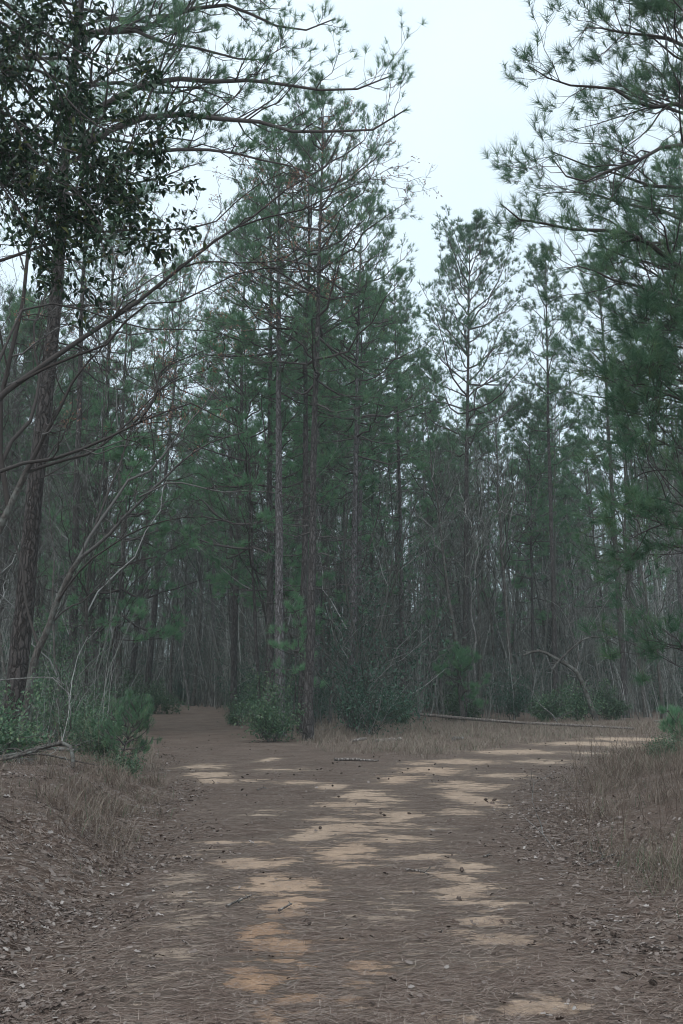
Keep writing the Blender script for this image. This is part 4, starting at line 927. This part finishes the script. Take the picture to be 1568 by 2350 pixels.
fallen('brush_pile', 'heap of thin dead sticks behind the gnarled branch on the left bank', 'branch', [
  (settle([(-6.2, 16.6), (-5.6, 16.3), (-5.0, 16.2)], [.05, .14, .05]), .022, .012), (settle([(-5.9, 17.0), (-5.3, 16.5), (-4.8, 15.9)], [.05, .25, .05]), .018, .008), (settle([(-6.3, 16.0), (-5.7, 16.5), (-5.1, 16.9)], [.12, .2, .08]), .016, .008)], 610, M_hard_bark, 6, 9, tl=(.4, .9))
def c4(x, y): return (872 + .4435 * x, 1342 + .4435 * y)
fallen('bent_tree', 'dark bent dead tree bowing over in the wood behind the long log', 'dead tree', [
  ([np.array(base(11.9, 47.5))] + trace([c4(1050, 640), c4(1040, 500), c4(1000, 440), c4(920, 390), c4(820, 345), c4(740, 370)], 47.5, 47.5)[1:], .14, .05),
  (trace([c4(890, 440), c4(940, 380), c4(1040, 290), c4(1130, 268), c4(1230, 310)], 47.5, 47), .05, .02)], 611, M_hard_bark, 8, 6, wob=.006)
fallen('arching_branch', 'pale arching dead sapling above a snarl of twigs behind the long log', 'branch', [
  (trace([c4(930, 730), c4(890, 670), c4(830, 620), c4(780, 540), c4(710, 510)], 42, 42), .03, .008), (trace([c4(900, 700), c4(960, 670), c4(1000, 655)], 42, 41.5), .025, .008)], 612, M_pale_bark, 6, 9, tl=(.3, .7))
for i, (u0, v0, u1, v1, lb) in enumerate([(520, 2085, 575, 2060, 'forked dead twig on the sandy left rut'), (640, 2095, 668, 2080, 'short dark twig on the orange sand'), (1205, 1880, 1275, 1955, 'pale straight stick at the foot of the right bank'),
     (590, 1815, 610, 1810, 'small stick lying on brown straw left of the sand'), (1110, 1970, 1130, 1968, 'stubby dark stick on straw at the right track edge'), (930, 1999, 985, 2010, 'curved thin twig beside the middle sand patch'), (1350, 1990, 1420, 1960, 'thin dead stem lying on the right bank')]):
    fallen('fallen_twig', lb, 'twig', [(lay([(u0, v0), ((u0 + u1) / 2 + 4, (v0 + v1) / 2 - 2), (u1, v1)], .02), .010, .005)], 620 + i, M_dead, 5, 2, tl=(.2, .4))

# ------------------------------------------------------------------ pine cones
def cone_mesh():
    rng = np.random.default_rng(5); V, F = [], []; rows = 9
    for i in range(rows):
        f = (i + .5) / rows; zc = -.045 + .09 * f; r = .024 * math.sin(math.pi * (f * .86 + .1)) ** .7
        for k in range(8):
            a = (k + .5 * (i % 2)) / 8 * 6.2832 + rng.normal() * .08; ca, sa = math.cos(a), math.sin(a); n = len(V); w_ = .0085
            p = np.array((ca, sa, 0)); s_ = np.array((-sa, ca, 0))
            V += [p * r * .35 + UP * (zc - .004), p * r * .85 + s_ * w_ + UP * zc, p * r * 1.2 + UP * (zc + .009), p * r * .85 - s_ * w_ + UP * zc, p * r * .8 + UP * (zc - .007)]
            F += [(n, n + 1, n + 4), (n + 4, n + 3, n), (n + 1, n + 2, n + 4), (n + 4, n + 2, n + 3)]
    V = np.array(V); V = V[:, [2, 0, 1]]; return V, np.array(F)
cv, cf = cone_mesh()
cone0 = mesh_obj('pine_cone', cv * .52, [cf], M_cone, None, {'rnd': np.repeat(np.random.default_rng(6).random(len(cv) // 5), 5)})
rc = np.random.default_rng(7); first = [True]
def cone(u, v, label, group=None, s=1.0, xy=None):
    x, y = xy if xy is not None else gnd(u, v)
    o = cone0 if first[0] else cone0.copy()
    if not first[0]: C.objects.link(o)
    first[0] = False
    s *= rc.uniform(.85, 1.2); o.location = (x, y, float(hz(x, y)[0]) + .022 * s); o.rotation_euler = (rc.uniform(0, 6.28), rc.normal() * .2, rc.uniform(0, 6.28)); o.scale = (s,) * 3
    tag(o, label, 'pine cone', group)
for u, v, lb in [(735, 1905, 'pine cone sitting on the pale sand patch in the middle of the track'), (1499, 2266, 'pine cone on straw at the right edge, close to the viewer'), (1408, 2152, 'pine cone against the leaves under the right bank'),
                 (1115, 1838, 'dark pine cone at the right end of the wide sand patch'), (1135, 1840, 'pine cone between sand patch and right bank'), (444, 1817, 'pine cone on straw by the left track edge'), (556, 1815, 'pair mate pine cone on straw left of the sand patches'),
                 (1060, 2003, 'brown cone on the straw right of the middle ruts'), (90, 2205, 'pine cone among the pale leaves at the lower left'), (868, 1789, 'pine cone on the tip of sand where the track forks')]:
    cone(u, v, lb, s=1.25)
n = 0
while n < 60:
    z = n % 3
    if z == 0: x, y = rc.uniform(-6, 0), rc.uniform(18, 36); lb = 'small dark pine cone, one of many strewn over the start of the left track'; gp = 'cones on the left track'
    elif z == 1: x, y = rc.uniform(.5, 12), rc.uniform(18, 36); lb = 'small dark pine cone, one of many strewn over the right track'; gp = 'cones on the right track'
    else: x, y = rc.uniform(-2.5, 3), rc.uniform(11, 22); lb = 'small dark pine cone, one of many on the straw of the main track'; gp = 'cones on the main track'
    if track_d(np.array([x]), np.array([y]))[0] < .2: cone(0, 0, lb, gp, xy=(x, y)); n += 1

# ------------------------------------------------------------------ damp air between the trees
HAZE = .0009
if HAZE:
    X_, Y_, Z0, Z1 = 4100., 4100., -2.5, 34.
    hv = np.array([(x, y, z) for z in (Z0, Z1) for y in (-Y_, Y_) for x in (-X_, X_)])
    m, t = mat_new('haze')
    pv = N(t, 'ShaderNodeVolumePrincipled', {'Color': (.84, .93, .93, 1), 'Density': HAZE, 'Anisotropy': .2})
    out = N(t, 'ShaderNodeOutputMaterial'); t.links.new(pv.outputs[0], out.inputs['Volume'])
    hb = mesh_obj('haze', hv, [np.array([(0, 2, 3, 1), (4, 5, 7, 6), (0, 1, 5, 4), (2, 6, 7, 3), (0, 4, 6, 2), (1, 3, 7, 5)])], m)
    tag(hb, 'thin pale damp haze between the trees', 'haze', kind='stuff')
